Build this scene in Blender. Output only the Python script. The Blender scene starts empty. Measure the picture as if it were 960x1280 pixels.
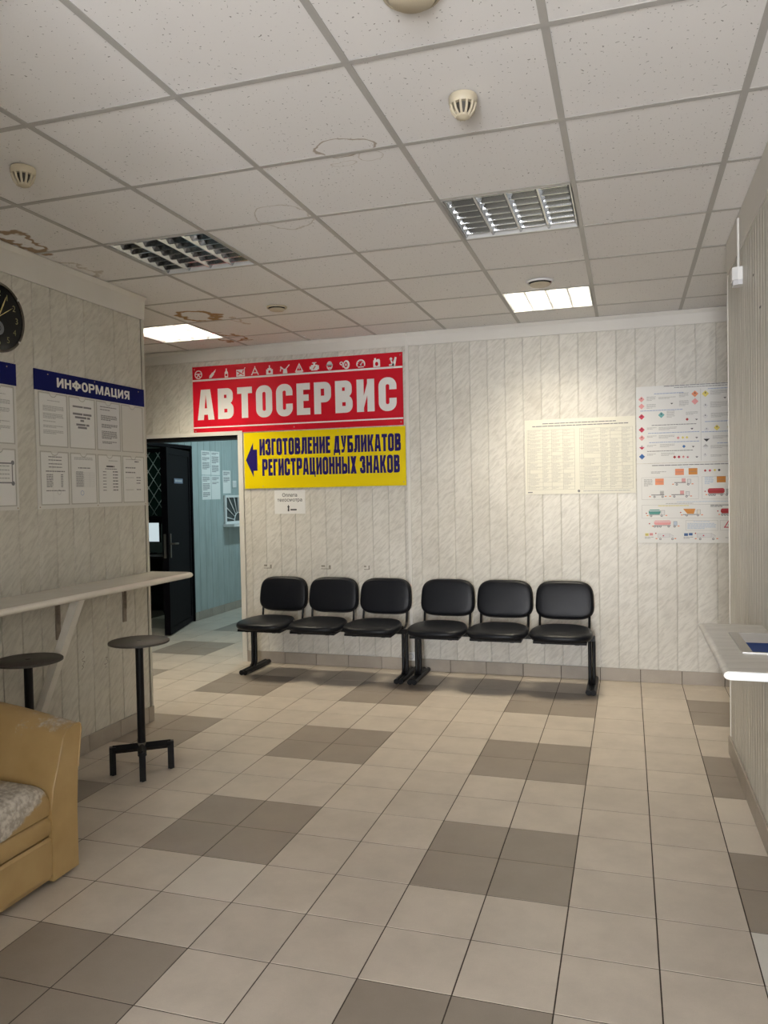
import bpy, bmesh, math, random
from mathutils import Matrix, Vector
random.seed(7)
SC = bpy.context.scene
COL = SC.collection
PI = math.pi

# ------------------------------------------------------------------ camera, world, light, exposure
CAM_Z = 1.5152
RIGHT = Vector((0.954002642, 0.299201263, -0.018909341))
DOWN = Vector((-0.009994744, -0.031297061, -0.999460154))
FWD = Vector((-0.299631547, 0.953676622, -0.026867039))
F_PX = 971.03
cam = bpy.data.cameras.new('camera')
cam.sensor_fit = 'VERTICAL'
cam.sensor_height = 32.0
cam.lens = F_PX / 1280.0 * 32.0
cam.clip_start = 0.05
camo = bpy.data.objects.new('camera', cam)
COL.objects.link(camo)
mw = Matrix.Identity(4)
for i in range(3):
    mw[i][0] = RIGHT[i]; mw[i][1] = -DOWN[i]; mw[i][2] = -FWD[i]
mw[0][3] = 0; mw[1][3] = 0; mw[2][3] = CAM_Z
camo.matrix_world = mw
SC.camera = camo

def pix(x, y, z):
    d = Vector((x, y, z - CAM_Z))
    w = d.dot(FWD)
    if w < 0.05:
        return None
    return 480 + F_PX * d.dot(RIGHT) / w, 640 + F_PX * d.dot(DOWN) / w

world = bpy.data.worlds.new('world')
SC.world = world
world.use_nodes = True
bg = world.node_tree.nodes['Background']
bg.inputs['Color'].default_value = (0.95, 0.96, 1.0, 1)
bg.inputs['Strength'].default_value = 38.0

SC.view_settings.view_transform = 'Standard'
SC.view_settings.look = 'None'
SC.view_settings.gamma = 1.0
SC.view_settings.use_curve_mapping = False
SC.view_settings.exposure = 0.24

LAMP_W = 12.0          # watts of each lit ceiling luminaire
LAMP_COL = (1.0, 0.88, 0.66)
CORR_W = 25.0
CORR_COL = (0.66, 0.92, 1.0)

# room
H = 2.830
YB, XL, XR = 6.29, -3.07, 0.54
FA = (0.0806, 2.5364)      # floor tile grid origin
CB = (0.388, 2.8855)       # ceiling grid origin
YL_END, YR_END = 4.49, 4.72
XC = -4.957                # corridor wall
X_MIN, X_MAX, Y_MIN, Y_MAX = -5.6, 2.4, -3.2, 10.4

# ------------------------------------------------------------------ materials
MATS = {}

def _new(name):
    m = bpy.data.materials.new(name)
    m.use_nodes = True
    nt = m.node_tree
    return m, nt, nt.nodes['Principled BSDF']

def _lk(nt, a, b):
    nt.links.new(a, b)

def mat(name, col, rough=0.5, metal=0.0, spec=None, noise=0.0, nscale=20.0, bump=0.0, bscale=200.0, emit=None, coat=0.0, col2=None):
    if name in MATS:
        return MATS[name]
    m, nt, p = _new(name)
    c = (col[0], col[1], col[2], 1)
    p.inputs['Base Color'].default_value = c
    p.inputs['Roughness'].default_value = rough
    p.inputs['Metallic'].default_value = metal
    if spec is not None:
        p.inputs['Specular IOR Level'].default_value = spec
    if coat:
        p.inputs['Coat Weight'].default_value = coat
        p.inputs['Coat Roughness'].default_value = 0.05
    if noise or col2:
        tc = nt.nodes.new('ShaderNodeTexCoord')
        n = nt.nodes.new('ShaderNodeTexNoise')
        n.inputs['Scale'].default_value = nscale
        n.inputs['Detail'].default_value = 6
        n.inputs['Roughness'].default_value = 0.6
        _lk(nt, tc.outputs['Object'], n.inputs['Vector'])
        r = nt.nodes.new('ShaderNodeValToRGB')
        r.color_ramp.elements[0].position = 0.3
        r.color_ramp.elements[1].position = 0.7
        k = 1 - noise
        c2 = col2 or (col[0] * k, col[1] * k, col[2] * k)
        r.color_ramp.elements[0].color = (c2[0], c2[1], c2[2], 1)
        r.color_ramp.elements[1].color = c
        _lk(nt, n.outputs['Fac'], r.inputs['Fac'])
        _lk(nt, r.outputs['Color'], p.inputs['Base Color'])
    if bump:
        tc = nt.nodes.new('ShaderNodeTexCoord')
        n = nt.nodes.new('ShaderNodeTexNoise')
        n.inputs['Scale'].default_value = bscale
        n.inputs['Detail'].default_value = 3
        _lk(nt, tc.outputs['Object'], n.inputs['Vector'])
        b = nt.nodes.new('ShaderNodeBump')
        b.inputs['Strength'].default_value = bump
        b.inputs['Distance'].default_value = 0.002
        _lk(nt, n.outputs['Fac'], b.inputs['Height'])
        _lk(nt, b.outputs['Normal'], p.inputs['Normal'])
    if emit:
        p.inputs['Emission Color'].default_value = (emit[0], emit[1], emit[2], 1)
        p.inputs['Emission Strength'].default_value = emit[3]
    MATS[name] = m
    return m

def pvc(name, light, dark, rough=0.35, ang=-0.80, sx=12.0, sy=52.0, vein=0.5):
    """Plastic lining board with diagonal marble veins; each board starts elsewhere in the pattern."""
    m, nt, p = _new(name)
    N = nt.nodes.new
    tc = N('ShaderNodeTexCoord'); oi = N('ShaderNodeObjectInfo')
    mul = N('ShaderNodeVectorMath'); mul.operation = 'SCALE'
    cmb = N('ShaderNodeCombineXYZ')
    m1 = N('ShaderNodeMath'); m1.operation = 'MULTIPLY'; m1.inputs[1].default_value = 37.0
    m2 = N('ShaderNodeMath'); m2.operation = 'MULTIPLY'; m2.inputs[1].default_value = 91.0
    _lk(nt, oi.outputs['Random'], m1.inputs[0]); _lk(nt, oi.outputs['Random'], m2.inputs[0])
    _lk(nt, m1.outputs[0], cmb.inputs[0]); _lk(nt, m2.outputs[0], cmb.inputs[1])
    add = N('ShaderNodeVectorMath'); add.operation = 'ADD'
    _lk(nt, tc.outputs['Object'], add.inputs[0]); _lk(nt, cmb.outputs[0], add.inputs[1])
    mp = N('ShaderNodeMapping'); mp.vector_type = 'TEXTURE'
    mp.inputs['Rotation'].default_value = (0, 0, ang)
    _lk(nt, add.outputs[0], mp.inputs['Vector'])
    sc = N('ShaderNodeVectorMath'); sc.operation = 'MULTIPLY'
    sc.inputs[1].default_value = (sy, sx, 1)
    _lk(nt, mp.outputs[0], sc.inputs[0])
    n1 = N('ShaderNodeTexNoise'); n1.inputs['Scale'].default_value = 1.0
    n1.inputs['Detail'].default_value = 4; n1.inputs['Roughness'].default_value = 0.6
    n1.inputs['Distortion'].default_value = 0.6
    _lk(nt, sc.outputs[0], n1.inputs['Vector'])
    r = N('ShaderNodeValToRGB')
    r.color_ramp.elements[0].position = 0.34
    r.color_ramp.elements[1].position = 0.58
    r.color_ramp.elements[0].color = (*dark, 1)
    r.color_ramp.elements[1].color = (*light, 1)
    _lk(nt, n1.outputs['Fac'], r.inputs['Fac'])
    n2 = N('ShaderNodeTexNoise'); n2.inputs['Scale'].default_value = 2.2; n2.inputs['Detail'].default_value = 3
    _lk(nt, add.outputs[0], n2.inputs['Vector'])
    r2 = N('ShaderNodeValToRGB')
    r2.color_ramp.elements[0].color = (0.88, 0.87, 0.85, 1); r2.color_ramp.elements[0].position = 0.3
    r2.color_ramp.elements[1].color = (1, 1, 1, 1); r2.color_ramp.elements[1].position = 0.7
    _lk(nt, n2.outputs['Fac'], r2.inputs['Fac'])
    mx = N('ShaderNodeMix'); mx.data_type = 'RGBA'; mx.blend_type = 'MULTIPLY'
    mx.inputs['Factor'].default_value = 1.0
    _lk(nt, r.outputs[0], mx.inputs['A']); _lk(nt, r2.outputs[0], mx.inputs['B'])
    _lk(nt, mx.outputs['Result'], p.inputs['Base Color'])
    p.inputs['Roughness'].default_value = rough
    p.inputs['Specular IOR Level'].default_value = 0.35
    MATS[name] = m
    return m

def tile_mat(name, base, var, cloud):
    m, nt, p = _new(name)
    N = nt.nodes.new
    ge = N('ShaderNodeNewGeometry'); oi = N('ShaderNodeObjectInfo')
    n1 = N('ShaderNodeTexNoise'); n1.inputs['Scale'].default_value = 5.0; n1.inputs['Detail'].default_value = 6
    n1.inputs['Roughness'].default_value = 0.65
    _lk(nt, ge.outputs['Position'], n1.inputs['Vector'])
    r = N('ShaderNodeValToRGB')
    r.color_ramp.elements[0].position = 0.32; r.color_ramp.elements[1].position = 0.62
    k = 1 - cloud
    r.color_ramp.elements[0].color = (base[0] * k, base[1] * k, base[2] * k, 1)
    r.color_ramp.elements[1].color = (*base, 1)
    _lk(nt, n1.outputs['Fac'], r.inputs['Fac'])
    n2 = N('ShaderNodeTexNoise'); n2.inputs['Scale'].default_value = 230.0; n2.inputs['Detail'].default_value = 2
    _lk(nt, ge.outputs['Position'], n2.inputs['Vector'])
    mr = N('ShaderNodeMapRange'); mr.inputs['To Min'].default_value = 0.93; mr.inputs['To Max'].default_value = 1.06
    _lk(nt, n2.outputs['Fac'], mr.inputs['Value'])
    mo = N('ShaderNodeMapRange'); mo.inputs['To Min'].default_value = 1 - var; mo.inputs['To Max'].default_value = 1 + var
    _lk(nt, oi.outputs['Random'], mo.inputs['Value'])
    mm = N('ShaderNodeMath'); mm.operation = 'MULTIPLY'
    _lk(nt, mr.outputs[0], mm.inputs[0]); _lk(nt, mo.outputs[0], mm.inputs[1])
    # small scuffs and chips
    n3 = N('ShaderNodeTexNoise'); n3.inputs['Scale'].default_value = 9.0; n3.inputs['Detail'].default_value = 8
    n3.inputs['Roughness'].default_value = 0.75
    _lk(nt, ge.outputs['Position'], n3.inputs['Vector'])
    r3 = N('ShaderNodeValToRGB')
    r3.color_ramp.elements[0].position = 0.255; r3.color_ramp.elements[0].color = (0.55, 0.52, 0.48, 1)
    r3.color_ramp.elements[1].position = 0.33; r3.color_ramp.elements[1].color = (1, 1, 1, 1)
    _lk(nt, n3.outputs['Fac'], r3.inputs['Fac'])
    sc = N('ShaderNodeVectorMath'); sc.operation = 'SCALE'
    _lk(nt, r.outputs[0], sc.inputs[0]); _lk(nt, mm.outputs[0], sc.inputs['Scale'])
    mul = N('ShaderNodeVectorMath'); mul.operation = 'MULTIPLY'
    _lk(nt, sc.outputs[0], mul.inputs[0]); _lk(nt, r3.outputs[0], mul.inputs[1])
    _lk(nt, mul.outputs[0], p.inputs['Base Color'])
    p.inputs['Roughness'].default_value = 0.42
    p.inputs['Specular IOR Level'].default_value = 0.4
    MATS[name] = m
    return m

def ceiling_mat():
    m, nt, p = _new('ceiling_mineral_board')
    N = nt.nodes.new
    ge = N('ShaderNodeNewGeometry')
    base = (0.82, 0.81, 0.80)
    # short dark fissures
    mp = N('ShaderNodeMapping'); mp.inputs['Scale'].default_value = (1, 1, 1)
    _lk(nt, ge.outputs['Position'], mp.inputs['Vector'])
    wn = N('ShaderNodeTexNoise'); wn.inputs['Scale'].default_value = 40; wn.inputs['Detail'].default_value = 1
    _lk(nt, mp.outputs[0], wn.inputs['Vector'])
    dis = N('ShaderNodeVectorMath'); dis.operation = 'MULTIPLY_ADD'
    dis.inputs[1].default_value = (0.03, 0.03, 0)
    _lk(nt, wn.outputs['Color'], dis.inputs[0]); _lk(nt, mp.outputs[0], dis.inputs[2])
    vo = N('ShaderNodeTexVoronoi'); vo.inputs['Scale'].default_value = 34.0; vo.voronoi_dimensions = '2D'; vo.inputs['Scale'].default_value = 46.0
    _lk(nt, dis.outputs[0], vo.inputs['Vector'])
    sepc = N('ShaderNodeSeparateColor'); _lk(nt, vo.outputs['Color'], sepc.inputs[0])
    # threshold varies from cell to cell so many cells stay empty
    th = N('ShaderNodeMapRange'); th.inputs['From Min'].default_value = 0.35; th.inputs['From Max'].default_value = 1.0
    th.inputs['To Min'].default_value = 0.0; th.inputs['To Max'].default_value = 0.115
    _lk(nt, sepc.outputs[0], th.inputs['Value'])
    lt = N('ShaderNodeMath'); lt.operation = 'LESS_THAN'
    _lk(nt, vo.outputs['Distance'], lt.inputs[0]); _lk(nt, th.outputs[0], lt.inputs[1])
    mx = N('ShaderNodeMix'); mx.data_type = 'RGBA'
    mx.inputs['A'].default_value = (*base, 1); mx.inputs['B'].default_value = (0.34, 0.33, 0.32, 1)
    _lk(nt, lt.outputs[0], mx.inputs['Factor'])
    cur = mx.outputs['Result']
    # leak stains: rings with a shape of their own (centre, radii, ring width, tint, strength, filled)
    nz = N('ShaderNodeTexNoise'); nz.inputs['Scale'].default_value = 7.0; nz.inputs['Detail'].default_value = 3
    _lk(nt, ge.outputs['Position'], nz.inputs['Vector'])
    nsub = N('ShaderNodeVectorMath'); nsub.operation = 'SUBTRACT'; nsub.inputs[1].default_value = (0.5, 0.5, 0.5)
    _lk(nt, nz.outputs['Color'], nsub.inputs[0])
    stains = [
        ((-1.03, 2.835), (0.115, 0.075), 0.055, (0.36, 0.30, 0.23), 0.8, 0.06),
        ((-1.08, 2.975), (0.045, 0.028), 0.10, (0.46, 0.40, 0.33), 0.5, 0.06),
        ((-0.95, 2.95), (0.06, 0.05), 0.06, (0.46, 0.40, 0.33), 0.4, 0.05),
        ((-1.55, 3.45), (0.13, 0.16), 0.04, (0.42, 0.37, 0.30), 0.5, 0.06),
        ((-2.96, 3.30), (0.075, 0.17), 0.30, (0.28, 0.17, 0.07), 0.85, 0.16),
        ((-3.02, 3.80), (0.06, 0.15), 0.30, (0.42, 0.36, 0.28), 0.5, 0.2),
        ((-3.02, 5.11), (0.14, 0.15), 0.22, (0.36, 0.20, 0.06), 0.9, 0.12),
        ((-3.20, 5.92), (0.10, 0.17), 0.28, (0.34, 0.18, 0.06), 0.9, 0.16),
        ((-2.80, 5.35), (0.05, 0.09), 0.30, (0.42, 0.30, 0.18), 0.5, 0.2),
    ]
    for (cx, cy), (rx, ry), wd, tint, st, jit in stains:
        ns = N('ShaderNodeVectorMath'); ns.operation = 'MULTIPLY_ADD'
        ns.inputs[1].default_value = (jit * 2, jit * 2, 0)
        _lk(nt, nsub.outputs[0], ns.inputs[0]); _lk(nt, ge.outputs['Position'], ns.inputs[2])
        sb = N('ShaderNodeVectorMath'); sb.operation = 'SUBTRACT'; sb.inputs[1].default_value = (cx, cy, H)
        _lk(nt, ns.outputs[0], sb.inputs[0])
        dv = N('ShaderNodeVectorMath'); dv.operation = 'MULTIPLY'; dv.inputs[1].default_value = (1 / rx, 1 / ry, 0)
        _lk(nt, sb.outputs[0], dv.inputs[0])
        ln = N('ShaderNodeVectorMath'); ln.operation = 'LENGTH'
        _lk(nt, dv.outputs[0], ln.inputs[0])
        d1 = N('ShaderNodeMath'); d1.operation = 'SUBTRACT'; d1.inputs[1].default_value = 1.0
        _lk(nt, ln.outputs['Value'], d1.inputs[0])
        ab = N('ShaderNodeMath'); ab.operation = 'ABSOLUTE'; _lk(nt, d1.outputs[0], ab.inputs[0])
        mr = N('ShaderNodeMapRange'); mr.inputs['From Min'].default_value = wd * 0.5
        mr.inputs['From Max'].default_value = wd
        mr.inputs['To Min'].default_value = st; mr.inputs['To Max'].default_value = 0
        _lk(nt, ab.outputs[0], mr.inputs['Value'])
        mx2 = N('ShaderNodeMix'); mx2.data_type = 'RGBA'
        _lk(nt, mr.outputs[0], mx2.inputs['Factor']); _lk(nt, cur, mx2.inputs['A'])
        mx2.inputs['B'].default_value = (*tint, 1)
        cur = mx2.outputs['Result']
    _lk(nt, cur, p.inputs['Base Color'])
    p.inputs['Roughness'].default_value = 0.9
    p.inputs['Specular IOR Level'].default_value = 0.1
    bp = N('ShaderNodeBump'); bp.inputs['Strength'].default_value = 0.25; bp.inputs['Distance'].default_value = 0.001
    nb = N('ShaderNodeTexNoise'); nb.inputs['Scale'].default_value = 160
    _lk(nt, ge.outputs['Position'], nb.inputs['Vector']); _lk(nt, nb.outputs['Fac'], bp.inputs['Height'])
    _lk(nt, bp.outputs[0], p.inputs['Normal'])
    MATS['ceil'] = m
    return m

M_CEIL = ceiling_mat()
M_BACK = pvc('pvc_board_pale_marble', (0.73, 0.71, 0.65), (0.59, 0.57, 0.515))
M_LEFT = pvc('pvc_board_grey_marble', (0.66, 0.64, 0.57), (0.54, 0.52, 0.46))
M_RIGHT = pvc('pvc_board_greige_grain', (0.62, 0.60, 0.54), (0.47, 0.45, 0.40), ang=0.0, sx=1.2, sy=60.0)
M_BLUE = pvc('pvc_board_grey_blue', (0.42, 0.50, 0.50), (0.36, 0.43, 0.43), ang=0.0, sx=2.0, sy=20.0)
M_JOINT = mat('board_joint', (0.66, 0.64, 0.59), 0.7)
M_JOINTD = mat('board_joint_dark', (0.14, 0.13, 0.11), 0.7)
M_PLASTER = mat('painted_plaster', (0.62, 0.60, 0.56), 0.8, noise=0.1, nscale=3)
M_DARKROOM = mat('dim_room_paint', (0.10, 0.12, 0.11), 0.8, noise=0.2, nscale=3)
M_MOLD = mat('white_plastic_cornice', (0.70, 0.68, 0.63), 0.5, noise=0.06, nscale=4)
M_TRIM = mat('white_plastic_trim', (0.72, 0.70, 0.65), 0.4)
M_GROUT = mat('brown_grout', (0.05, 0.036, 0.026), 0.9)
M_TL = tile_mat('floor_tile_beige', (0.555, 0.49, 0.415), 0.04, 0.14)
M_TD = tile_mat('floor_tile_taupe', (0.30, 0.255, 0.21), 0.04, 0.10)
M_TW = tile_mat('floor_tile_white', (0.66, 0.64, 0.59), 0.02, 0.08)
M_TC = tile_mat('floor_tile_cream', (0.60, 0.54, 0.465), 0.02, 0.08)
M_SKIRT = tile_mat('skirting_tile_taupe', (0.40, 0.355, 0.30), 0.06, 0.15)
M_BAR = mat('grid_bar_grey_white', (0.44, 0.43, 0.41), 0.45)
M_VINYL = mat('black_vinyl', (0.006, 0.007, 0.010), 0.38, bump=0.35, bscale=160, spec=0.24)
M_BLKMET = mat('black_painted_steel', (0.007, 0.007, 0.008), 0.35, spec=0.2)
M_BLKPL = mat('black_plastic', (0.009, 0.009, 0.010), 0.5, spec=0.2)
M_STOOLTOP = mat('dark_brown_seat_plate', (0.055, 0.047, 0.04), 0.5, noise=0.3, nscale=12)
M_BARE = mat('bare_scuffed_steel', (0.20, 0.18, 0.15), 0.5, metal=0.5)
M_LAM = mat('pale_marble_laminate', (0.82, 0.78, 0.70), 0.12, noise=0.07, nscale=7, spec=0.6)
M_LAMG = pvc('grey_grained_laminate', (0.84, 0.82, 0.77), (0.72, 0.70, 0.65), ang=0.15, sx=22, sy=3.0, rough=0.3)
M_WHITE = mat('white_plastic', (0.78, 0.78, 0.77), 0.4)
M_BEIGEPL = mat('aged_beige_plastic', (0.52, 0.46, 0.34), 0.45)
M_PAPER = mat('white_paper', (0.78, 0.78, 0.76), 0.7)
M_PAPERG = mat('greyish_paper', (0.70, 0.70, 0.70), 0.6)
M_PAPERC = mat('cream_paper', (0.76, 0.74, 0.64), 0.55)
M_INK = mat('grey_ink', (0.22, 0.22, 0.23), 0.8)
M_INKL = mat('pale_grey_ink', (0.46, 0.46, 0.45), 0.8)
M_INKD = mat('black_ink', (0.03, 0.03, 0.035), 0.7)
M_INKB = mat('blue_ink', (0.30, 0.38, 0.58), 0.7)
M_STEEL = mat('brushed_steel', (0.62, 0.61, 0.59), 0.32, metal=1.0)
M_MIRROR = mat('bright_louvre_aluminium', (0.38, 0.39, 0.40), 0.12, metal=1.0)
M_TUBEOFF = mat('unlit_tube', (0.75, 0.75, 0.74), 0.25)
M_TUBEON = mat('lit_tube', (0.9, 0.9, 0.9), 0.4, emit=(1.0, 0.93, 0.80, 40.0))
M_LITREF = mat('white_lit_louvre', (0.85, 0.85, 0.83), 0.5)  # louvre copy for the lit lamps, whitened so it seems to glow
M_HOUSING = mat('luminaire_housing', (0.62, 0.62, 0.60), 0.5)
M_WOODW = mat('painted_timber', (0.80, 0.77, 0.70), 0.5, noise=0.12, nscale=10)
M_DOOR = mat('dark_maroon_steel', (0.005, 0.004, 0.006), 0.55, bump=0.2, bscale=60, spec=0.06)
M_GLASSDK = mat('dark_green_glass', (0.01, 0.025, 0.02), 0.08)

def leather():
    m, nt, p = _new('tan_leatherette')
    N = nt.nodes.new
    tc = N('ShaderNodeTexCoord')
    n = N('ShaderNodeTexNoise'); n.inputs['Scale'].default_value = 5; n.inputs['Detail'].default_value = 5
    _lk(nt, tc.outputs['Object'], n.inputs['Vector'])
    r = N('ShaderNodeValToRGB')
    r.color_ramp.elements[0].color = (0.36, 0.232, 0.088, 1); r.color_ramp.elements[0].position = 0.3
    r.color_ramp.elements[1].color = (0.46, 0.32, 0.142, 1); r.color_ramp.elements[1].position = 0.7
    _lk(nt, n.outputs['Fac'], r.inputs['Fac'])
    _lk(nt, r.outputs[0], p.inputs['Base Color'])
    p.inputs['Roughness'].default_value = 0.36
    n2 = N('ShaderNodeTexNoise'); n2.inputs['Scale'].default_value = 140; n2.inputs['Detail'].default_value = 3
    _lk(nt, tc.outputs['Object'], n2.inputs['Vector'])
    b = N('ShaderNodeBump'); b.inputs['Strength'].default_value = 0.12; b.inputs['Distance'].default_value = 0.002
    _lk(nt, n2.outputs['Fac'], b.inputs['Height']); _lk(nt, b.outputs[0], p.inputs['Normal'])
    return m

def worn_leather(name, kind):
    """Leatherette peeled to its grey backing; the worn patch is placed on the sofa in object space."""
    m, nt, p = _new(name)
    N = nt.nodes.new
    tc = N('ShaderNodeTexCoord')
    sep = N('ShaderNodeSeparateXYZ'); _lk(nt, tc.outputs['Object'], sep.inputs[0])
    n = N('ShaderNodeTexNoise'); n.inputs['Scale'].default_value = 22; n.inputs['Detail'].default_value = 7
    n.inputs['Roughness'].default_value = 0.7
    _lk(nt, tc.outputs['Object'], n.inputs['Vector'])
    def math_(op, a, b):
        q = N('ShaderNodeMath'); q.operation = op
        for i, v in enumerate((a, b)):
            if v is None: continue
            if isinstance(v, (int, float)): q.inputs[i].default_value = v
            else: _lk(nt, v, q.inputs[i])
        return q.outputs[0]
    if kind == 'seat':
        # object space: x to the back is negative from the front edge (0), y along the sofa, z height
        lim = math_('MULTIPLY_ADD', sep.outputs['Y'], 0.42); lim.node.inputs[2].default_value = -0.665   # z limit = 0.42*y - 0.665
        a = math_('SUBTRACT', sep.outputs['Z'], lim)
        b1 = math_('MULTIPLY', a, 22.0)
        c1 = math_('MULTIPLY_ADD', sep.outputs['X'], 5.2); c1.node.inputs[2].default_value = 1.15     # fades away from the front edge
        e = math_('MINIMUM', b1, c1)
        nn = math_('SUBTRACT', n.outputs['Fac'], 0.5)
        f = math_('MULTIPLY_ADD', nn, 1.3); _lk(nt, e, f.node.inputs[2])
        fac = math_('MULTIPLY', f, 4.0)
    else:
        a = math_('MULTIPLY_ADD', sep.outputs['Z'], 14.0); a.node.inputs[2].default_value = -8.05
        c1 = math_('MULTIPLY_ADD', sep.outputs['X'], 4.0); c1.node.inputs[2].default_value = 0.85
        e = math_('MINIMUM', a, c1)
        nn = math_('SUBTRACT', n.outputs['Fac'], 0.56)
        f = math_('MULTIPLY_ADD', nn, 3.2); _lk(nt, e, f.node.inputs[2])
        fac = math_('MULTIPLY', f, 1.6)
    cl = N('ShaderNodeClamp'); _lk(nt, fac, cl.inputs[0])
    n3 = N('ShaderNodeTexNoise'); n3.inputs['Scale'].default_value = 5; n3.inputs['Detail'].default_value = 5
    _lk(nt, tc.outputs['Object'], n3.inputs['Vector'])
    r = N('ShaderNodeValToRGB')
    r.color_ramp.elements[0].color = (0.36, 0.232, 0.088, 1); r.color_ramp.elements[0].position = 0.3
    r.color_ramp.elements[1].color = (0.46, 0.32, 0.142, 1); r.color_ramp.elements[1].position = 0.7
    _lk(nt, n3.outputs['Fac'], r.inputs['Fac'])
    n4 = N('ShaderNodeTexNoise'); n4.inputs['Scale'].default_value = 55; n4.inputs['Detail'].default_value = 5
    _lk(nt, tc.outputs['Object'], n4.inputs['Vector'])
    r4 = N('ShaderNodeValToRGB')
    r4.color_ramp.elements[0].color = (0.36, 0.32, 0.27, 1); r4.color_ramp.elements[0].position = 0.40
    r4.color_ramp.elements[1].color = (0.60, 0.56, 0.49, 1); r4.color_ramp.elements[1].position = 0.62
    _lk(nt, n4.outputs['Fac'], r4.inputs['Fac'])
    mx = N('ShaderNodeMix'); mx.data_type = 'RGBA'
    _lk(nt, cl.outputs[0], mx.inputs['Factor']); _lk(nt, r.outputs[0], mx.inputs['A']); _lk(nt, r4.outputs[0], mx.inputs['B'])
    _lk(nt, mx.outputs['Result'], p.inputs['Base Color'])
    p.inputs['Roughness'].default_value = 0.4
    b = N('ShaderNodeBump'); b.inputs['Strength'].default_value = 0.5; b.inputs['Distance'].default_value = 0.004
    mb = N('ShaderNodeMath'); mb.operation = 'MULTIPLY'
    _lk(nt, n4.outputs['Fac'], mb.inputs[0]); _lk(nt, cl.outputs[0], mb.inputs[1])
    _lk(nt, mb.outputs[0], b.inputs['Height']); _lk(nt, b.outputs[0], p.inputs['Normal'])
    return m

M_LEATHER = leather()
M_LEATHER_SEAT = worn_leather('tan_leatherette_peeled_seat', 'seat')
M_LEATHER_ARM = worn_leather('tan_leatherette_peeled_arm', 'arm')

def pane_mat():
    m = bpy.data.materials.new('clear_pane'); m.use_nodes = True
    nt = m.node_tree; nt.nodes.clear()
    o = nt.nodes.new('ShaderNodeOutputMaterial'); mx = nt.nodes.new('ShaderNodeMixShader')
    t = nt.nodes.new('ShaderNodeBsdfTransparent'); g = nt.nodes.new('ShaderNodeBsdfGlossy')
    g.inputs['Roughness'].default_value = 0.02
    mx.inputs[0].default_value = 0.06
    _lk(nt, t.outputs[0], mx.inputs[1]); _lk(nt, g.outputs[0], mx.inputs[2]); _lk(nt, mx.outputs[0], o.inputs[0])
    return m
M_PANE = pane_mat()

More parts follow.
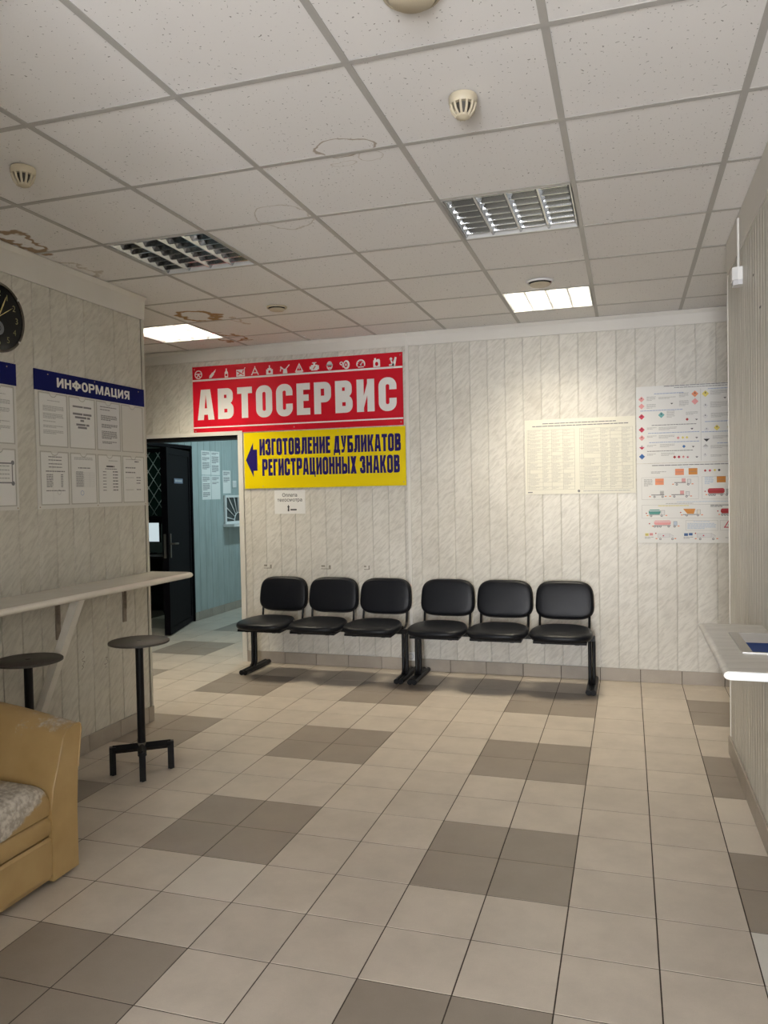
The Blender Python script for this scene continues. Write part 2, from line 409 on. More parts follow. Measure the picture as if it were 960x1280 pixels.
# ------------------------------------------------------------------ mesh builder
class MB:
    def __init__(self):
        self.v = []; self.f = []; self.m = []; self.mats = []; self.sm = []
    def mi(self, material):
        if material not in self.mats: self.mats.append(material)
        return self.mats.index(material)
    def face(self, pts, material, smooth=False):
        b = len(self.v); self.v += [tuple(p) for p in pts]
        self.f.append(list(range(b, b + len(pts)))); self.m.append(self.mi(material)); self.sm.append(smooth)
    def grid(self, rows, material, closed_u=False, closed_v=False, smooth=True, flip=False):
        b = len(self.v); nr = len(rows); nc = len(rows[0])
        for r in rows: self.v += [tuple(p) for p in r]
        k = self.mi(material)
        for i in range(nr if closed_v else nr - 1):
            for j in range(nc if closed_u else nc - 1):
                a = b + i * nc + j; c = b + i * nc + (j + 1) % nc
                d = b + ((i + 1) % nr) * nc + (j + 1) % nc; e = b + ((i + 1) % nr) * nc + j
                self.f.append([a, e, d, c] if flip else [a, c, d, e]); self.m.append(k); self.sm.append(smooth)
    def box(self, lo, hi, material):
        x0, y0, z0 = lo; x1, y1, z1 = hi
        b = len(self.v); k = self.mi(material)
        self.v += [(x0, y0, z0), (x1, y0, z0), (x1, y1, z0), (x0, y1, z0), (x0, y0, z1), (x1, y0, z1), (x1, y1, z1), (x0, y1, z1)]
        for q in ((3, 2, 1, 0), (4, 5, 6, 7), (0, 1, 5, 4), (1, 2, 6, 5), (2, 3, 7, 6), (3, 0, 4, 7)):
            self.f.append([b + i for i in q]); self.m.append(k); self.sm.append(False)
        return self
    def cbox(self, c, s, material):
        return self.box([c[i] - s[i] / 2 for i in range(3)], [c[i] + s[i] / 2 for i in range(3)], material)
    def prism(self, pts, axis, a, b, material, smooth=False):
        """2D polygon swept along an axis (0,1,2) from a to b; pts in the two other axes, cyclic order."""
        def P(p, t):
            if axis == 0: return (t, p[0], p[1])
            if axis == 1: return (p[0], t, p[1])
            return (p[0], p[1], t)
        n = len(pts)
        self.face([P(p, a) for p in pts], material); self.face([P(p, b) for p in reversed(pts)], material)
        self.grid([[P(p, b) for p in pts], [P(p, a) for p in pts]], material, closed_u=True, smooth=smooth)
    def tube(self, path, r, material, n=10, caps=True):
        path = [Vector(p) for p in path]
        rows = []
        t0 = (path[1] - path[0]).normalized()
        up = Vector((0, 0, 1)) if abs(t0.z) < 0.9 else Vector((1, 0, 0))
        u = t0.cross(up).normalized()
        for i, p in enumerate(path):
            if i == 0: t = t0
            elif i == len(path) - 1: t = (p - path[i - 1]).normalized()
            else: t = ((p - path[i - 1]).normalized() + (path[i + 1] - p).normalized()).normalized()
            u = (u - t * u.dot(t)).normalized(); w = t.cross(u)
            k = 1.0
            if 0 < i < len(path) - 1:
                cs = t.dot((p - path[i - 1]).normalized()); k = 1 / max(cs, 0.5)
            rows.append([p + (u * math.cos(2 * PI * j / n) + w * math.sin(2 * PI * j / n)) * r for j in range(n)])
        self.grid(rows, material, closed_u=True)
        if caps:
            self.face(list(reversed(rows[0])), material); self.face(rows[-1], material)
    def sqtube(self, path, s, material):
        n0 = len(self.f); self.tube(path, s * 0.7071, material, n=4)
        for i in range(n0, len(self.f)): self.sm[i] = False
    def lathe(self, prof, c, material, n=32, axis='z'):
        rows = []
        for r, h in prof:
            row = []
            for j in range(n):
                a = 2 * PI * j / n
                if axis == 'z': row.append((c[0] + r * math.cos(a), c[1] + r * math.sin(a), c[2] + h))
                elif axis == 'y': row.append((c[0] + r * math.cos(a), c[1] + h, c[2] + r * math.sin(a)))
                else: row.append((c[0] + h, c[1] + r * math.cos(a), c[2] + r * math.sin(a)))
            rows.append(row)
        self.grid(rows, material, closed_u=True)
    def mesh(self, name, recalc=True):
        me = bpy.data.meshes.new(name)
        me.from_pydata(self.v, [], self.f)
        for m_ in self.mats: me.materials.append(m_)
        me.polygons.foreach_set('material_index', self.m)
        me.polygons.foreach_set('use_smooth', self.sm)
        if recalc:
            bm = bmesh.new(); bm.from_mesh(me)
            bmesh.ops.remove_doubles(bm, verts=bm.verts, dist=1e-6)
            bmesh.ops.recalc_face_normals(bm, faces=bm.faces)
            bm.to_mesh(me); bm.free()
        flags = [p.use_smooth for p in me.polygons]
        if any(flags):
            me.set_sharp_from_angle(angle=math.radians(42))
            me.polygons.foreach_set('use_smooth', flags)
        me.update()
        return me

def obj(name, mb, parent=None, loc=None, rot=None, recalc=True):
    me = mb.mesh(name, recalc) if isinstance(mb, MB) else mb
    o = bpy.data.objects.new(name, me)
    COL.objects.link(o)
    if parent: o.parent = parent
    if loc: o.location = loc
    if rot: o.rotation_euler = rot
    if name in STUFFN: o['kind'] = 'stuff'
    return o

STUFFN = ('printed_text', 'fine_print', 'printed_table', 'small_print', 'heading', 'box_line')
def tag(o, label=None, cat=None, group=None, kind=None):
    if label: o['label'] = label
    if cat: o['category'] = cat
    if group: o['group'] = group
    if kind: o['kind'] = kind
    return o

def thing(name, label, cat, loc=(0, 0, 0), group=None, matrix=None):
    o = bpy.data.objects.new(name, None)
    o.empty_display_size = 0.1
    COL.objects.link(o)
    if matrix is not None: o.matrix_world = matrix
    else: o.location = loc
    return tag(o, label, cat, group)

def struct(name, mb, label, cat):
    o = obj(name, mb)
    return tag(o, label, cat, kind='structure')

def copy_tree(o, parent=None):
    c = o.copy(); COL.objects.link(c)
    if parent is not None:
        c.parent = parent
    for ch in list(o.children): copy_tree(ch, c)
    return c

def frame(kind, a, z, off=0.0):
    """Local X to the right as seen, Y up, Z out of the wall. kind: back / left / right / corr."""
    m = Matrix.Identity(4)
    if kind == 'back': ax = ((1, 0, 0), (0, 0, 1), (0, -1, 0)); t = (a, YB - off, z)
    elif kind == 'left': ax = ((0, 1, 0), (0, 0, 1), (1, 0, 0)); t = (XL + off, a, z)
    elif kind == 'right': ax = ((0, -1, 0), (0, 0, 1), (-1, 0, 0)); t = (XR - off, a, z)
    elif kind == 'corr': ax = ((0, 1, 0), (0, 0, 1), (1, 0, 0)); t = (XC + off, a, z)
    for j in range(3):
        for i in range(3): m[i][j] = ax[j][i]
    for i in range(3): m[i][3] = t[i]
    return m

# ------------------------------------------------------------------ flat print helpers (local XY)
class Print(MB):
    def poly(self, pts, material, z=0.0): self.face([(x, y, z) for x, y in pts], material)
    def rect(self, x0, y0, x1, y1, material, z=0.0): self.poly([(x0, y0), (x1, y0), (x1, y1), (x0, y1)], material, z)
    def disc(self, cx, cy, r, material, z=0.0, n=20, ry=None):
        ry = ry or r
        self.poly([(cx + r * math.cos(2 * PI * i / n), cy + ry * math.sin(2 * PI * i / n)) for i in range(n)], material, z)
    def ring(self, cx, cy, r0, r1, material, z=0.0, n=24, a0=0.0, a1=2 * PI):
        for i in range(n):
            p, q = a0 + (a1 - a0) * i / n, a0 + (a1 - a0) * (i + 1) / n
            self.poly([(cx + r0 * math.cos(p), cy + r0 * math.sin(p)), (cx + r1 * math.cos(p), cy + r1 * math.sin(p)),
                       (cx + r1 * math.cos(q), cy + r1 * math.sin(q)), (cx + r0 * math.cos(q), cy + r0 * math.sin(q))], material, z)
    def line(self, x0, y0, x1, y1, w, material, z=0.0):
        dx, dy = x1 - x0, y1 - y0; L = math.hypot(dx, dy) or 1; nx, ny = -dy / L * w / 2, dx / L * w / 2
        self.poly([(x0 - nx, y0 - ny), (x1 - nx, y1 - ny), (x1 + nx, y1 + ny), (x0 + nx, y0 + ny)], material, z)
    def outline(self, x0, y0, x1, y1, w, material, z=0.0):
        self.rect(x0, y0, x1, y0 + w, material, z); self.rect(x0, y1 - w, x1, y1, material, z)
        self.rect(x0, y0 + w, x0 + w, y1 - w, material, z); self.rect(x1 - w, y0 + w, x1, y1 - w, material, z)
    def diamond(self, cx, cy, r, material, z=0.0, ry=None):
        ry = ry or r
        self.poly([(cx - r, cy), (cx, cy - ry), (cx + r, cy), (cx, cy + ry)], material, z)
    def words(self, x0, x1, y, h, material, z=0.0, rnd=random, fill=1.0, wl=(3, 9)):
        """One line of print too small to read: a run of word-sized marks."""
        x = x0; end = x0 + (x1 - x0) * fill
        while x < end - h * 0.8:
            w = min(rnd.uniform(*wl) * h * 0.6, end - x)
            self.rect(x, y, x + w, y + h, material, z); x += w + h * 0.5
    def para(self, x0, x1, y1, y0, h, gap, material, z=0.0, rnd=random, last=0.6):
        y = y1 - h
        while y >= y0:
            nxt = y - h - gap
            self.words(x0, x1, y, h, material, z, rnd, fill=last if nxt < y0 else rnd.uniform(0.93, 1.0)); y = nxt

def arc(cx, cy, rx, ry, a0, a1, n=8):
    return [(cx + rx * math.cos(a0 + (a1 - a0) * i / n), cy + ry * math.sin(a0 + (a1 - a0) * i / n)) for i in range(n + 1)]

def glyph(c, w, s, b):
    """Heavy condensed capital as polygons in a cell of width w and height 1 (s stem, b bar)."""
    P = []
    R = lambda x0, y0, x1, y1: P.append([(x0, y0), (x1, y0), (x1, y1), (x0, y1)])
    def strip(o, i):
        for k in range(len(o) - 1): P.append([o[k], o[k + 1], i[k + 1], i[k]])
    def ring(x0, x1, y0, y1, gap=None):
        r = (x1 - x0) * 0.46; ri = r * 0.35
        o = arc(x1 - r, y1 - r, r, r, 0, PI / 2) + arc(x0 + r, y1 - r, r, r, PI / 2, PI) + arc(x0 + r, y0 + r, r, r, PI, 1.5 * PI) + arc(x1 - r, y0 + r, r, r, 1.5 * PI, 2 * PI)
        a0, a1, c0, c1 = x0 + s, x1 - s, y0 + b, y1 - b
        ri = min((a1 - a0) * 0.48, r)
        i = arc(a1 - ri, c1 - ri, ri, ri, 0, PI / 2) + arc(a0 + ri, c1 - ri, ri, ri, PI / 2, PI) + arc(a0 + ri, c0 + ri, ri, ri, PI, 1.5 * PI) + arc(a1 - ri, c0 + ri, ri, ri, 1.5 * PI, 2 * PI)
        if gap is None: strip(o + o[:1], i + i[:1])
        else:
            strip(o, i); R(x1 - s, gap[1], x1, y1 - r); R(x1 - s, y0 + r, x1, gap[0])
    def bowl(x0, x1, y0, y1, flip=False, st=None):
        st = st or s
        r = min((y1 - y0) / 2, (x1 - x0) * 0.6); ri = max(r - b, 0.01)
        o = [(x0, y1)] + arc(x1 - r, y1 - r, r, r, PI / 2, 0) + arc(x1 - r, y0 + r, r, r, 0, -PI / 2) + [(x0, y0)]
        rix = max(x1 - st - x0 - 0.005, 0.01); rix = min(rix, ri)
        i = [(x0, y1 - b)] + arc(x1 - st - rix, y1 - b - ri, rix, ri, PI / 2, 0) + arc(x1 - st - rix, y0 + b + ri, rix, ri, 0, -PI / 2) + [(x0, y0 + b)]
        if flip:
            o = [(w - x, y) for x, y in o]; i = [(w - x, y) for x, y in i]
        strip(o, i)
    if c == 'А':
        t = s * 0.75
        P.append([(0, 0), (s * 0.98, 0), (w / 2, 0.83), (w / 2, 1), (w / 2 - t, 1)])
        P.append([(w, 0), (w - s * 0.98, 0), (w / 2, 0.83), (w / 2, 1), (w / 2 + t, 1)])
        R(w * 0.25, 0.17, w * 0.75, 0.17 + b)
    elif c == 'Б':
        R(0, 0, s, 1); R(s, 1 - b, w * 0.92, 1); bowl(s * 0.9, w, 0, 0.60)
    elif c == 'В':
        R(0, 0, s, 1); bowl(s * 0.9, w * 0.96, 0.47, 1); bowl(s * 0.9, w, 0, 0.54)
    elif c == 'Г':
        R(0, 0, s, 1); R(s, 1 - b, w, 1)
    elif c == 'Д':
        R(0, 0, w, b); R(0, -0.13, s * 0.55, 0.01); R(w - s * 0.55, -0.13, w, 0.01)
        R(w - s * 1.35, b, w - s * 0.35, 1); R(w * 0.28, 1 - b, w - s * 0.4, 1)
        P.append([(w * 0.08, b), (w * 0.08 + s * 0.9, b), (w * 0.26 + s * 0.75, 1 - b), (w * 0.28 + s * 0.75, 1), (w * 0.26, 1)])
    elif c == 'Е':
        R(0, 0, s, 1); R(s, 1 - b, w, 1); R(s, 0, w, b); R(s, 0.44, w * 0.9, 0.44 + b * 0.95)
    elif c == 'З':
        bowl(w * 0.38, w * 0.97, 0.47, 1); bowl(w * 0.38, w, 0, 0.54)
        P.append([(0, 0.68), (s, 0.68), (s * 1.0, 0.84), (w * 0.4, 1 - b), (w * 0.4, 1), (w * 0.2, 0.98), (0, 0.86)])
        P.append([(0, 0.32), (0, 0.14), (w * 0.2, 0.02), (w * 0.4, 0), (w * 0.4, b), (s, 0.17), (s, 0.32)])
    elif c == 'И':
        R(0, 0, s, 1); R(w - s, 0, w, 1)
        P.append([(s * 0.9, 0.05), (s * 0.9, 0.42), (w - s * 0.9, 0.95), (w - s * 0.9, 0.58)])
    elif c == 'К':
        R(0, 0, s, 1)
        P.append([(s, 0.36), (s, 0.62), (w - s * 1.05, 1), (w, 1), (w * 0.70, 0.52), (w * 0.5, 0.40)])
        P.append([(w * 0.42, 0.46), (w * 0.70, 0.54), (w, 0), (w - s * 1.05, 0)])
    elif c == 'Л':
        R(w - s, 0, w, 1); R(w * 0.22, 1 - b, w - s, 1)
        P.append([(w * 0.18, 1), (w * 0.18 + s, 1), (w * 0.16 + s, 0.22), (s * 0.95, 0.0), (0, 0), (0, b), (w * 0.14, 0.24)])
    elif c == 'М':
        R(0, 0, s * 0.9, 1); R(w - s * 0.9, 0, w, 1)
        P.append([(s * 0.5, 1), (s * 1.15, 1), (w / 2 + s * 0.30, 0.0), (w / 2 - s * 0.30, 0.0), (s * 0.7, 0.65)])
        P.append([(w - s * 0.5, 1), (w - s * 1.15, 1), (w / 2 - s * 0.30, 0.0), (w / 2 + s * 0.30, 0.0), (w - s * 0.7, 0.65)])
    elif c == 'Н':
        R(0, 0, s, 1); R(w - s, 0, w, 1); R(s, 0.43, w - s, 0.43 + b)
    elif c == 'О': ring(0, w, -0.015, 1.015)
    elif c == 'Р':
        R(0, 0, s, 1); bowl(s * 0.9, w, 0.36, 1)
    elif c == 'С': ring(0, w, -0.015, 1.015, (0.38, 0.64))
    elif c == 'Т':
        R(w / 2 - s / 2, 0, w / 2 + s / 2, 1); R(0, 1 - b, w, 1)
    elif c == 'У':
        P.append([(0, 1), (s, 1), (w * 0.56, 0.40), (w * 0.40, 0.26)])
        P.append([(w, 1), (w - s, 1), (w * 0.50, 0.30), (w * 0.40, b), (w * 0.10, b), (w * 0.10, 0), (w * 0.46, 0), (w * 0.62, 0.10)])
    elif c == 'Ф':
        R(w / 2 - s / 2, -0.04, w / 2 + s / 2, 1.04)
        ring(0, w, 0.14, 0.90)
    elif c == 'Х':
        P.append([(0, 0), (s * 1.1, 0), (w, 1), (w - s * 1.1, 1)]); P.append([(w, 0), (w - s * 1.1, 0), (0, 1), (s * 1.1, 1)])
    elif c == 'Ц':
        R(0, 0, s, 1); R(w * 0.9 - s, 0, w * 0.9, 1); R(s, 0, w, b); R(w - s * 0.5, -0.13, w, b)
    elif c == 'Ы':
        k = w * 0.70
        R(0, 0, s * 0.85, 1); R(w - s * 0.85, 0, w, 1); bowl(s * 0.75, k, 0, 0.60)
    elif c == 'Я':
        R(w - s, 0, w, 1); bowl(s * 0.9, w, 0.38, 1, flip=True)
        P.append([(0, 0), (s, 0), (w - s * 0.8, 0.46), (w * 0.36, 0.44)])
    return P

WID = {'Ы': 1.36, 'М': 1.30, 'Ф': 1.3, 'Д': 1.12, 'Ц': 1.05, 'Г': 0.80, 'Е': 0.80, 'Т': 0.93, 'У': 1.0, 'З': 0.95, 'А': 1.08, 'К': 1.05, 'Л': 1.06, 'Х': 1.05}

def lettering(pr, text, x0, x1, y0, h, material, z, gap=0.12, s=0.36, b=0.16, space=0.42, sx_skew=0.0):
    """Letters of even weight set to fill x0..x1. gap, s and space are fractions of a normal letter's width."""
    tot = 0
    for c in text: tot += space if c == ' ' else WID.get(c, 1.0) + gap
    tot -= gap
    cw = (x1 - x0) / tot; x = x0
    for c in text:
        if c == ' ': x += space * cw; continue
        w = WID.get(c, 1.0)
        for i, p in enumerate(glyph(c, w * cw / h, s * cw / h, b)):
            q = [(x + px * h, y0 + py * h) for px, py in p]
            if sum(q[j][0] * q[(j + 1) % len(q)][1] - q[(j + 1) % len(q)][0] * q[j][1] for j in range(len(q))) < 0: q.reverse()
            pr.poly(q, material, z + 0.00004 * i)
        x += (w + gap) * cw

def font_mesh(name, body, size, material, align='LEFT', bold=0.0):
    c = bpy.data.curves.new(name, 'FONT'); c.body = body; c.size = size; c.align_x = align; c.offset = bold
    c.resolution_u = 3
    t = bpy.data.objects.new(name, c); COL.objects.link(t)
    bpy.context.view_layer.update()
    me = bpy.data.meshes.new_from_object(t.evaluated_get(bpy.context.evaluated_depsgraph_get()))
    bpy.data.objects.remove(t); bpy.data.curves.remove(c)
    me.materials.clear(); me.materials.append(material); me.name = name
    return me

# ------------------------------------------------------------------ floor
fl = MB(); fl.box((X_MIN - 1.8, Y_MIN - 0.2, -0.12), (X_MAX + 0.2, Y_MAX + 0.2, -0.0012), M_GROUT)
floor = struct('floor', fl, 'beige ceramic tile floor with taupe four-tile squares and dark grout', 'floor')

def tile_mesh(name, m):
    s, c = 0.1477, 0.0006
    t = MB()
    t.grid([[(-s, -s, -0.006), (s, -s, -0.006), (s, s, -0.006), (-s, s, -0.006)],
            [(-s, -s, -c), (s, -s, -c), (s, s, -c), (-s, s, -c)],
            [(-s + c, -s + c, 0), (s - c, -s + c, 0), (s - c, s - c, 0), (-s + c, s - c, 0)]], m, closed_u=True, smooth=False)
    t.face([(-s + c, -s + c, 0), (s - c, -s + c, 0), (s - c, s - c, 0), (-s + c, s - c, 0)], m)
    return t.mesh(name)

TM = {'l': tile_mesh('tile', M_TL), 'd': tile_mesh('tile', M_TD), 'w': tile_mesh('tile', M_TW), 'c': tile_mesh('tile', M_TC)}
rest = MB()
cand = []
for u in range(-19, 8):
    for v in range(-19, 27):
        x, y = FA[0] + 0.3 * (u + 0.5), FA[1] + 0.3 * (v + 0.5)
        if not (X_MIN - 0.1 < x < X_MAX + 0.1 and Y_MIN - 0.1 < y < Y_MAX): continue
        if y > YB + 0.15 and x > -2.8: continue
        if u % 4 in (1, 2) and v % 4 in (1, 2): k = 'd'
        elif (u, v) in ((1, 0), (1, -1)): k = 'w'
        elif (u, v) in ((1, 3), (1, 4), (-6, 0)): k = 'c'
        else: k = 'l'
        vis = False
        for dx, dy in ((0, 0), (-.14, -.14), (.14, -.14), (.14, .14), (-.14, .14)):
            q = pix(x + dx, y + dy, 0)
            if q and 0 <= q[0] <= 960 and 0 <= q[1] <= 1280: vis = True
        # hidden behind the two side walls
        if x < XL - 0.15 and y < 4.6 + 0.0 and y * 0 == 0 and y < YL_END: vis = False
        if x > XR + 0.15 and y < YR_END: vis = False
        if vis and x < XL:
            if (XL / x) * y < YL_END: vis = False
        if vis and x > XR and (XR / x) * y < YR_END: vis = False
        if vis and y > YB + 0.1:
            t_ = YB / y
            if not (-4.5 < x * t_ < -3.2): vis = False
        cand.append((vis, x, y, k))
n_vis = 0
for vis, x, y, k in cand:
    if vis and n_vis < 298:
        n_vis += 1
        obj('tile', TM[k], floor, loc=(x, y, 0.0004 * random.random()))
    else:
        m = {'l': M_TL, 'd': M_TD, 'w': M_TW, 'c': M_TC}[k]
        rest.box((x - .1486, y - .1486, -0.006), (x + .1486, y + .1486, 0.0), m)
tag(obj('tile_field', rest, floor, recalc=False), kind='stuff')

# ------------------------------------------------------------------ ceiling
ce = MB(); ce.box((X_MIN - 1.8, Y_MIN - 0.2, H + 0.12), (X_MAX + 0.2, Y_MAX + 0.2, H + 0.2), M_PLASTER)
ceiling = struct('ceiling', ce, 'suspended ceiling of pitted off-white square boards in a grey grid', 'ceiling')
LIGHTS = {(-2, 1): 'off', (-5, 1): 'off', (-2, 4): 'on', (-7, 4): 'on'}
full = MB(); full.box((-0.292, -0.292, 0), (0.292, 0.292, 0.012), M_CEIL); full_me = full.mesh('ceiling_tile')
p_lines = [CB[0] + 0.6 * p for p in range(-10, 4)]
q_lines = [CB[1] + 0.6 * q for q in range(-10, 7)]
CX0, CX1, CY0, CY1 = X_MIN, X_MAX, Y_MIN, YB
for p in range(-10, 4):
    for q in range(-11, 6):
        if (p, q) in LIGHTS: continue
        x0, x1 = CB[0] + 0.6 * p, CB[0] + 0.6 * (p + 1); y0, y1 = CB[1] + 0.6 * q, CB[1] + 0.6 * (q + 1)
        a0, a1, b0, b1 = max(x0 + .008, CX0), min(x1 - .008, CX1), max(y0 + .008, CY0), min(y1 - .008, CY1)
        if a1 - a0 < 0.03 or b1 - b0 < 0.03: continue
        tx, ty = random.uniform(-.003, .003), random.uniform(-.003, .003)
        if a1 - a0 > 0.58 and b1 - b0 > 0.58:
            obj('ceiling_tile', full_me, ceiling, loc=((x0 + x1) / 2, (y0 + y1) / 2, H + 0.0035), rot=(tx, ty, 0))
        else:
            t = MB(); t.box((a0, b0, H + 0.003), (a1, b1, H + 0.015), M_CEIL); obj('ceiling_tile', t, ceiling)
for x in p_lines:
    if CX0 < x < CX1:
        t = MB(); t.box((x - .012, CY0, H), (x + .012, CY1, H + 0.0022), M_BAR); t.box((x - .002, CY0, H + .002), (x + .002, CY1, H + 0.04), M_BAR)
        obj('grid_bar', t, ceiling)
for y in q_lines:
    if CY0 < y < CY1:
        t = MB(); t.box((CX0, y - .012, H + 0.0006), (CX1, y + .012, H + 0.0024), M_BAR); t.box((CX0, y - .002, H + .002), (CX1, y + .002, H + 0.038), M_BAR)
        obj('grid_bar', t, ceiling)

# ------------------------------------------------------------------ walls
def board_mesh(w, h, m, g=0.004, c=0.0025):
    """One lining board, lower-left corner at the origin, face towards +Z, with eased long edges."""
    t = MB(); d = 0.008; x0, x1 = g / 2, w - g / 2
    prof = [(x0, 0.0), (x0, d - 0.0025), (x0 + c, d), (x1 - c, d), (x1, d - 0.0025), (x1, 0.0)]
    t.grid([[(x, 0, z) for x, z in prof], [(x, h, z) for x, z in prof]], m, smooth=False)
    t.face([(x, h, z) for x, z in prof], m); t.face([(x, 0, z) for x, z in prof], m)
    return t.mesh('panel')

BM = {}
def boards(wall, kind, a0, a1, z0, z1, pitch, phase, m, off=0.0, sgn=1):
    """Row of lining boards between a0 and a1; a whole board's left joint falls on phase + n*pitch."""
    n0 = math.floor((a0 - phase) / pitch)
    x = phase + n0 * pitch
    while x < a1 - 1e-6:
        l, r = max(x, a0), min(x + pitch, a1)
        if r - l > 0.012:
            key = (round(r - l, 4), round(z1 - z0, 4), m.name)
            if key not in BM: BM[key] = board_mesh(r - l, z1 - z0, m, *{M_BACK: (0.0016, 0.0045), M_RIGHT: (0.007, 0.002)}.get(m, (0.004, 0.0025)))
            o = obj('panel', BM[key], wall)
            o.matrix_local = frame(kind, l if sgn > 0 else r, z0, off - 0.008)
        x += pitch

SK = 0.102       # skirting height
CR_B, CR_L = 2.722, 2.682   # lower edges of the cornices
D_X0, D_X1, D_H = -4.42, -3.33, 2.045
# back wall with its doorway
w = MB()
w.box((X_MIN, YB + 0.008, 0), (D_X0, YB + 0.12, H), M_JOINT); w.box((D_X1, YB + 0.008, 0), (X_MAX, YB + 0.12, H), M_JOINT)
w.box((D_X0, YB + 0.008, D_H), (D_X1, YB + 0.12, H), M_JOINT)
wall_back = struct('wall_back', w, 'far wall lined with pale marbled plastic boards behind the black benches', 'wall')
boards(wall_back, 'back', X_MIN, D_X0 - 0.04, SK, CR_B, 0.143, 0.067, M_BACK)
boards(wall_back, 'back', D_X0 - 0.04, D_X1 + 0.04, D_H + 0.03, CR_B, 0.143, 0.067, M_BACK)
boards(wall_back, 'back', D_X1 + 0.04, X_MAX, SK, CR_B, 0.143, 0.067, M_BACK)
# left wall
w = MB(); w.box((XL - 0.13, Y_MIN, 0), (XL - 0.008, YL_END, H), M_JOINTD)
wall_left = struct('wall_left', w, 'left wall of grey marbled plastic boards carrying the notice boards', 'wall')
boards(wall_left, 'left', 0.0, YL_END - 0.016, SK, CR_L, 0.1405, 3.3385, M_LEFT)
t = MB(); t.prism([(XL + .003, YL_END + .004), (XL + .003, YL_END - .016), (XL, YL_END - .016), (XL - .006, YL_END - .016), (XL - .006, YL_END + .001), (XL - .13, YL_END + .001), (XL - .13, YL_END + .004)], 2, 0.0, CR_L, M_LEFT)
obj('corner_trim', t, wall_left)
# right wall
w = MB(); w.box((XR + 0.0012, Y_MIN, 0), (XR + 0.14, YR_END, H), mat('pale_joint_strip', (0.86, 0.84, 0.78), 0.5))
wall_right = struct('wall_right', w, 'right wall of narrow greige plastic boards above the small counter', 'wall')
boards(wall_right, 'right', 0.0, YR_END - 0.012, SK, CR_L - 0.02, 0.0702, 3.5915, M_RIGHT, sgn=-1)
t = MB(); t.prism([(XR - .003, YR_END + .004), (XR - .003, YR_END - .012), (XR + .005, YR_END - .012), (XR + .005, YR_END + .001), (XR + .14, YR_END + .001), (XR + .14, YR_END + .004)], 2, 0.0, CR_L, M_TRIM)
obj('corner_trim', t, wall_right)
# outer shell
w = MB()
w.box((X_MIN - 1.8, Y_MIN - 0.12, 0), (-0.75, Y_MIN, H), M_PLASTER); w.box((0.45, Y_MIN - 0.12, 0), (X_MAX + 0.2, Y_MIN, H), M_PLASTER)
w.box((-0.75, Y_MIN - 0.12, 2.35), (0.45, Y_MIN, H), M_PLASTER)
struct('wall_rear', w, 'entrance wall behind the viewer', 'wall')
w = MB(); w.box((X_MAX, Y_MIN, 0), (X_MAX + 0.12, Y_MAX, H), M_PLASTER)
struct('wall_alcove', w, 'plain end wall of the recess on the right', 'wall')
w = MB(); w.box((X_MIN - 0.12, Y_MIN, 0), (X_MIN, YB + 0.12, H), M_PLASTER)
struct('wall_vestibule', w, 'plain end wall left of the doorway', 'wall')
w = MB(); w.box((-1.27, Y_MIN, 0), (-1.15, 0.15, H), M_PLASTER)  # partition added behind the viewer to shade the left side from daylight
struct('wall_daylight_blocker', w, 'unseen partition added to keep daylight off the left side', 'wall')

# glazed entrance behind the viewer: daylight comes in here
wf = MB()
for a, b in (((-0.75, 0), (-0.69, 2.35)), ((0.39, 0), (0.45, 2.35)), ((-0.18, 0), (-0.12, 2.35))):
    wf.box((a[0], Y_MIN - 0.09, a[1]), (b[0], Y_MIN - 0.03, b[1]), M_TRIM)
wf.box((-0.69, Y_MIN - 0.09, 2.29), (0.39, Y_MIN - 0.03, 2.35), M_TRIM); wf.box((-0.69, Y_MIN - 0.09, 0), (0.39, Y_MIN - 0.03, 0.08), M_TRIM)
win = struct('window_1', wf, 'glazed white-framed entrance that lets in the daylight', 'window')
for x0, x1 in ((-0.69, -0.18), (-0.12, 0.39)):
    t = MB(); t.face([(x0, Y_MIN - 0.06, 0.08), (x1, Y_MIN - 0.06, 0.08), (x1, Y_MIN - 0.06, 2.29), (x0, Y_MIN - 0.06, 2.29)], M_PANE)
    obj('pane', t, win)
pl = bpy.data.lights.new('entrance_portal', 'AREA'); pl.shape = 'RECTANGLE'; pl.size = 1.15; pl.size_y = 2.25
pl.cycles.is_portal = True
po = bpy.data.objects.new('entrance_portal', pl); COL.objects.link(po)
po.location = (-0.15, Y_MIN - 0.125, 1.18); po.rotation_euler = (PI / 2, 0, 0)

# cornices
def cornice(name, prof, axis, a, b, label):
    t = MB(); t.prism(prof, axis, a, b, M_MOLD)
    return struct(name, t, label, 'cornice')
cornice('trim_1', [(YB - .001, CR_B), (YB - .012, CR_B), (YB - .014, CR_B + .02), (YB - .02, H - .03), (YB - .032, H - .008), (YB - .032, H - .0005), (YB - .001, H - .0005)], 0, -1.745, X_MAX, 'white cornice along the top of the far wall right of the cable duct')
cornice('trim_2', [(YB - .001, CR_B), (YB - .012, CR_B), (YB - .014, CR_B + .02), (YB - .02, H - .03), (YB - .032, H - .008), (YB - .032, H - .0005), (YB - .001, H - .0005)], 0, X_MIN, -1.751, 'white cornice above the red sign and the doorway')
cornice('trim_3', [(XL + .001, CR_L), (XL + .012, CR_L), (XL + .014, CR_L + .02), (XL + .022, H - .03), (XL + .036, H - .008), (XL + .036, H - .0005), (XL + .001, H - .0005)], 1, 0.0, YL_END - .001, 'deep white cornice above the clock on the left wall')
cornice('trim_4', [(XR - .001, CR_L - .02), (XR - .008, CR_L - .02), (XR - .010, CR_L), (XR - .012, H - .03), (XR - .014, H - .008), (XR - .014, H - .0005), (XR - .001, H - .0005)], 1, 0.0, YR_END - .06, 'white cornice along the top of the right wall')

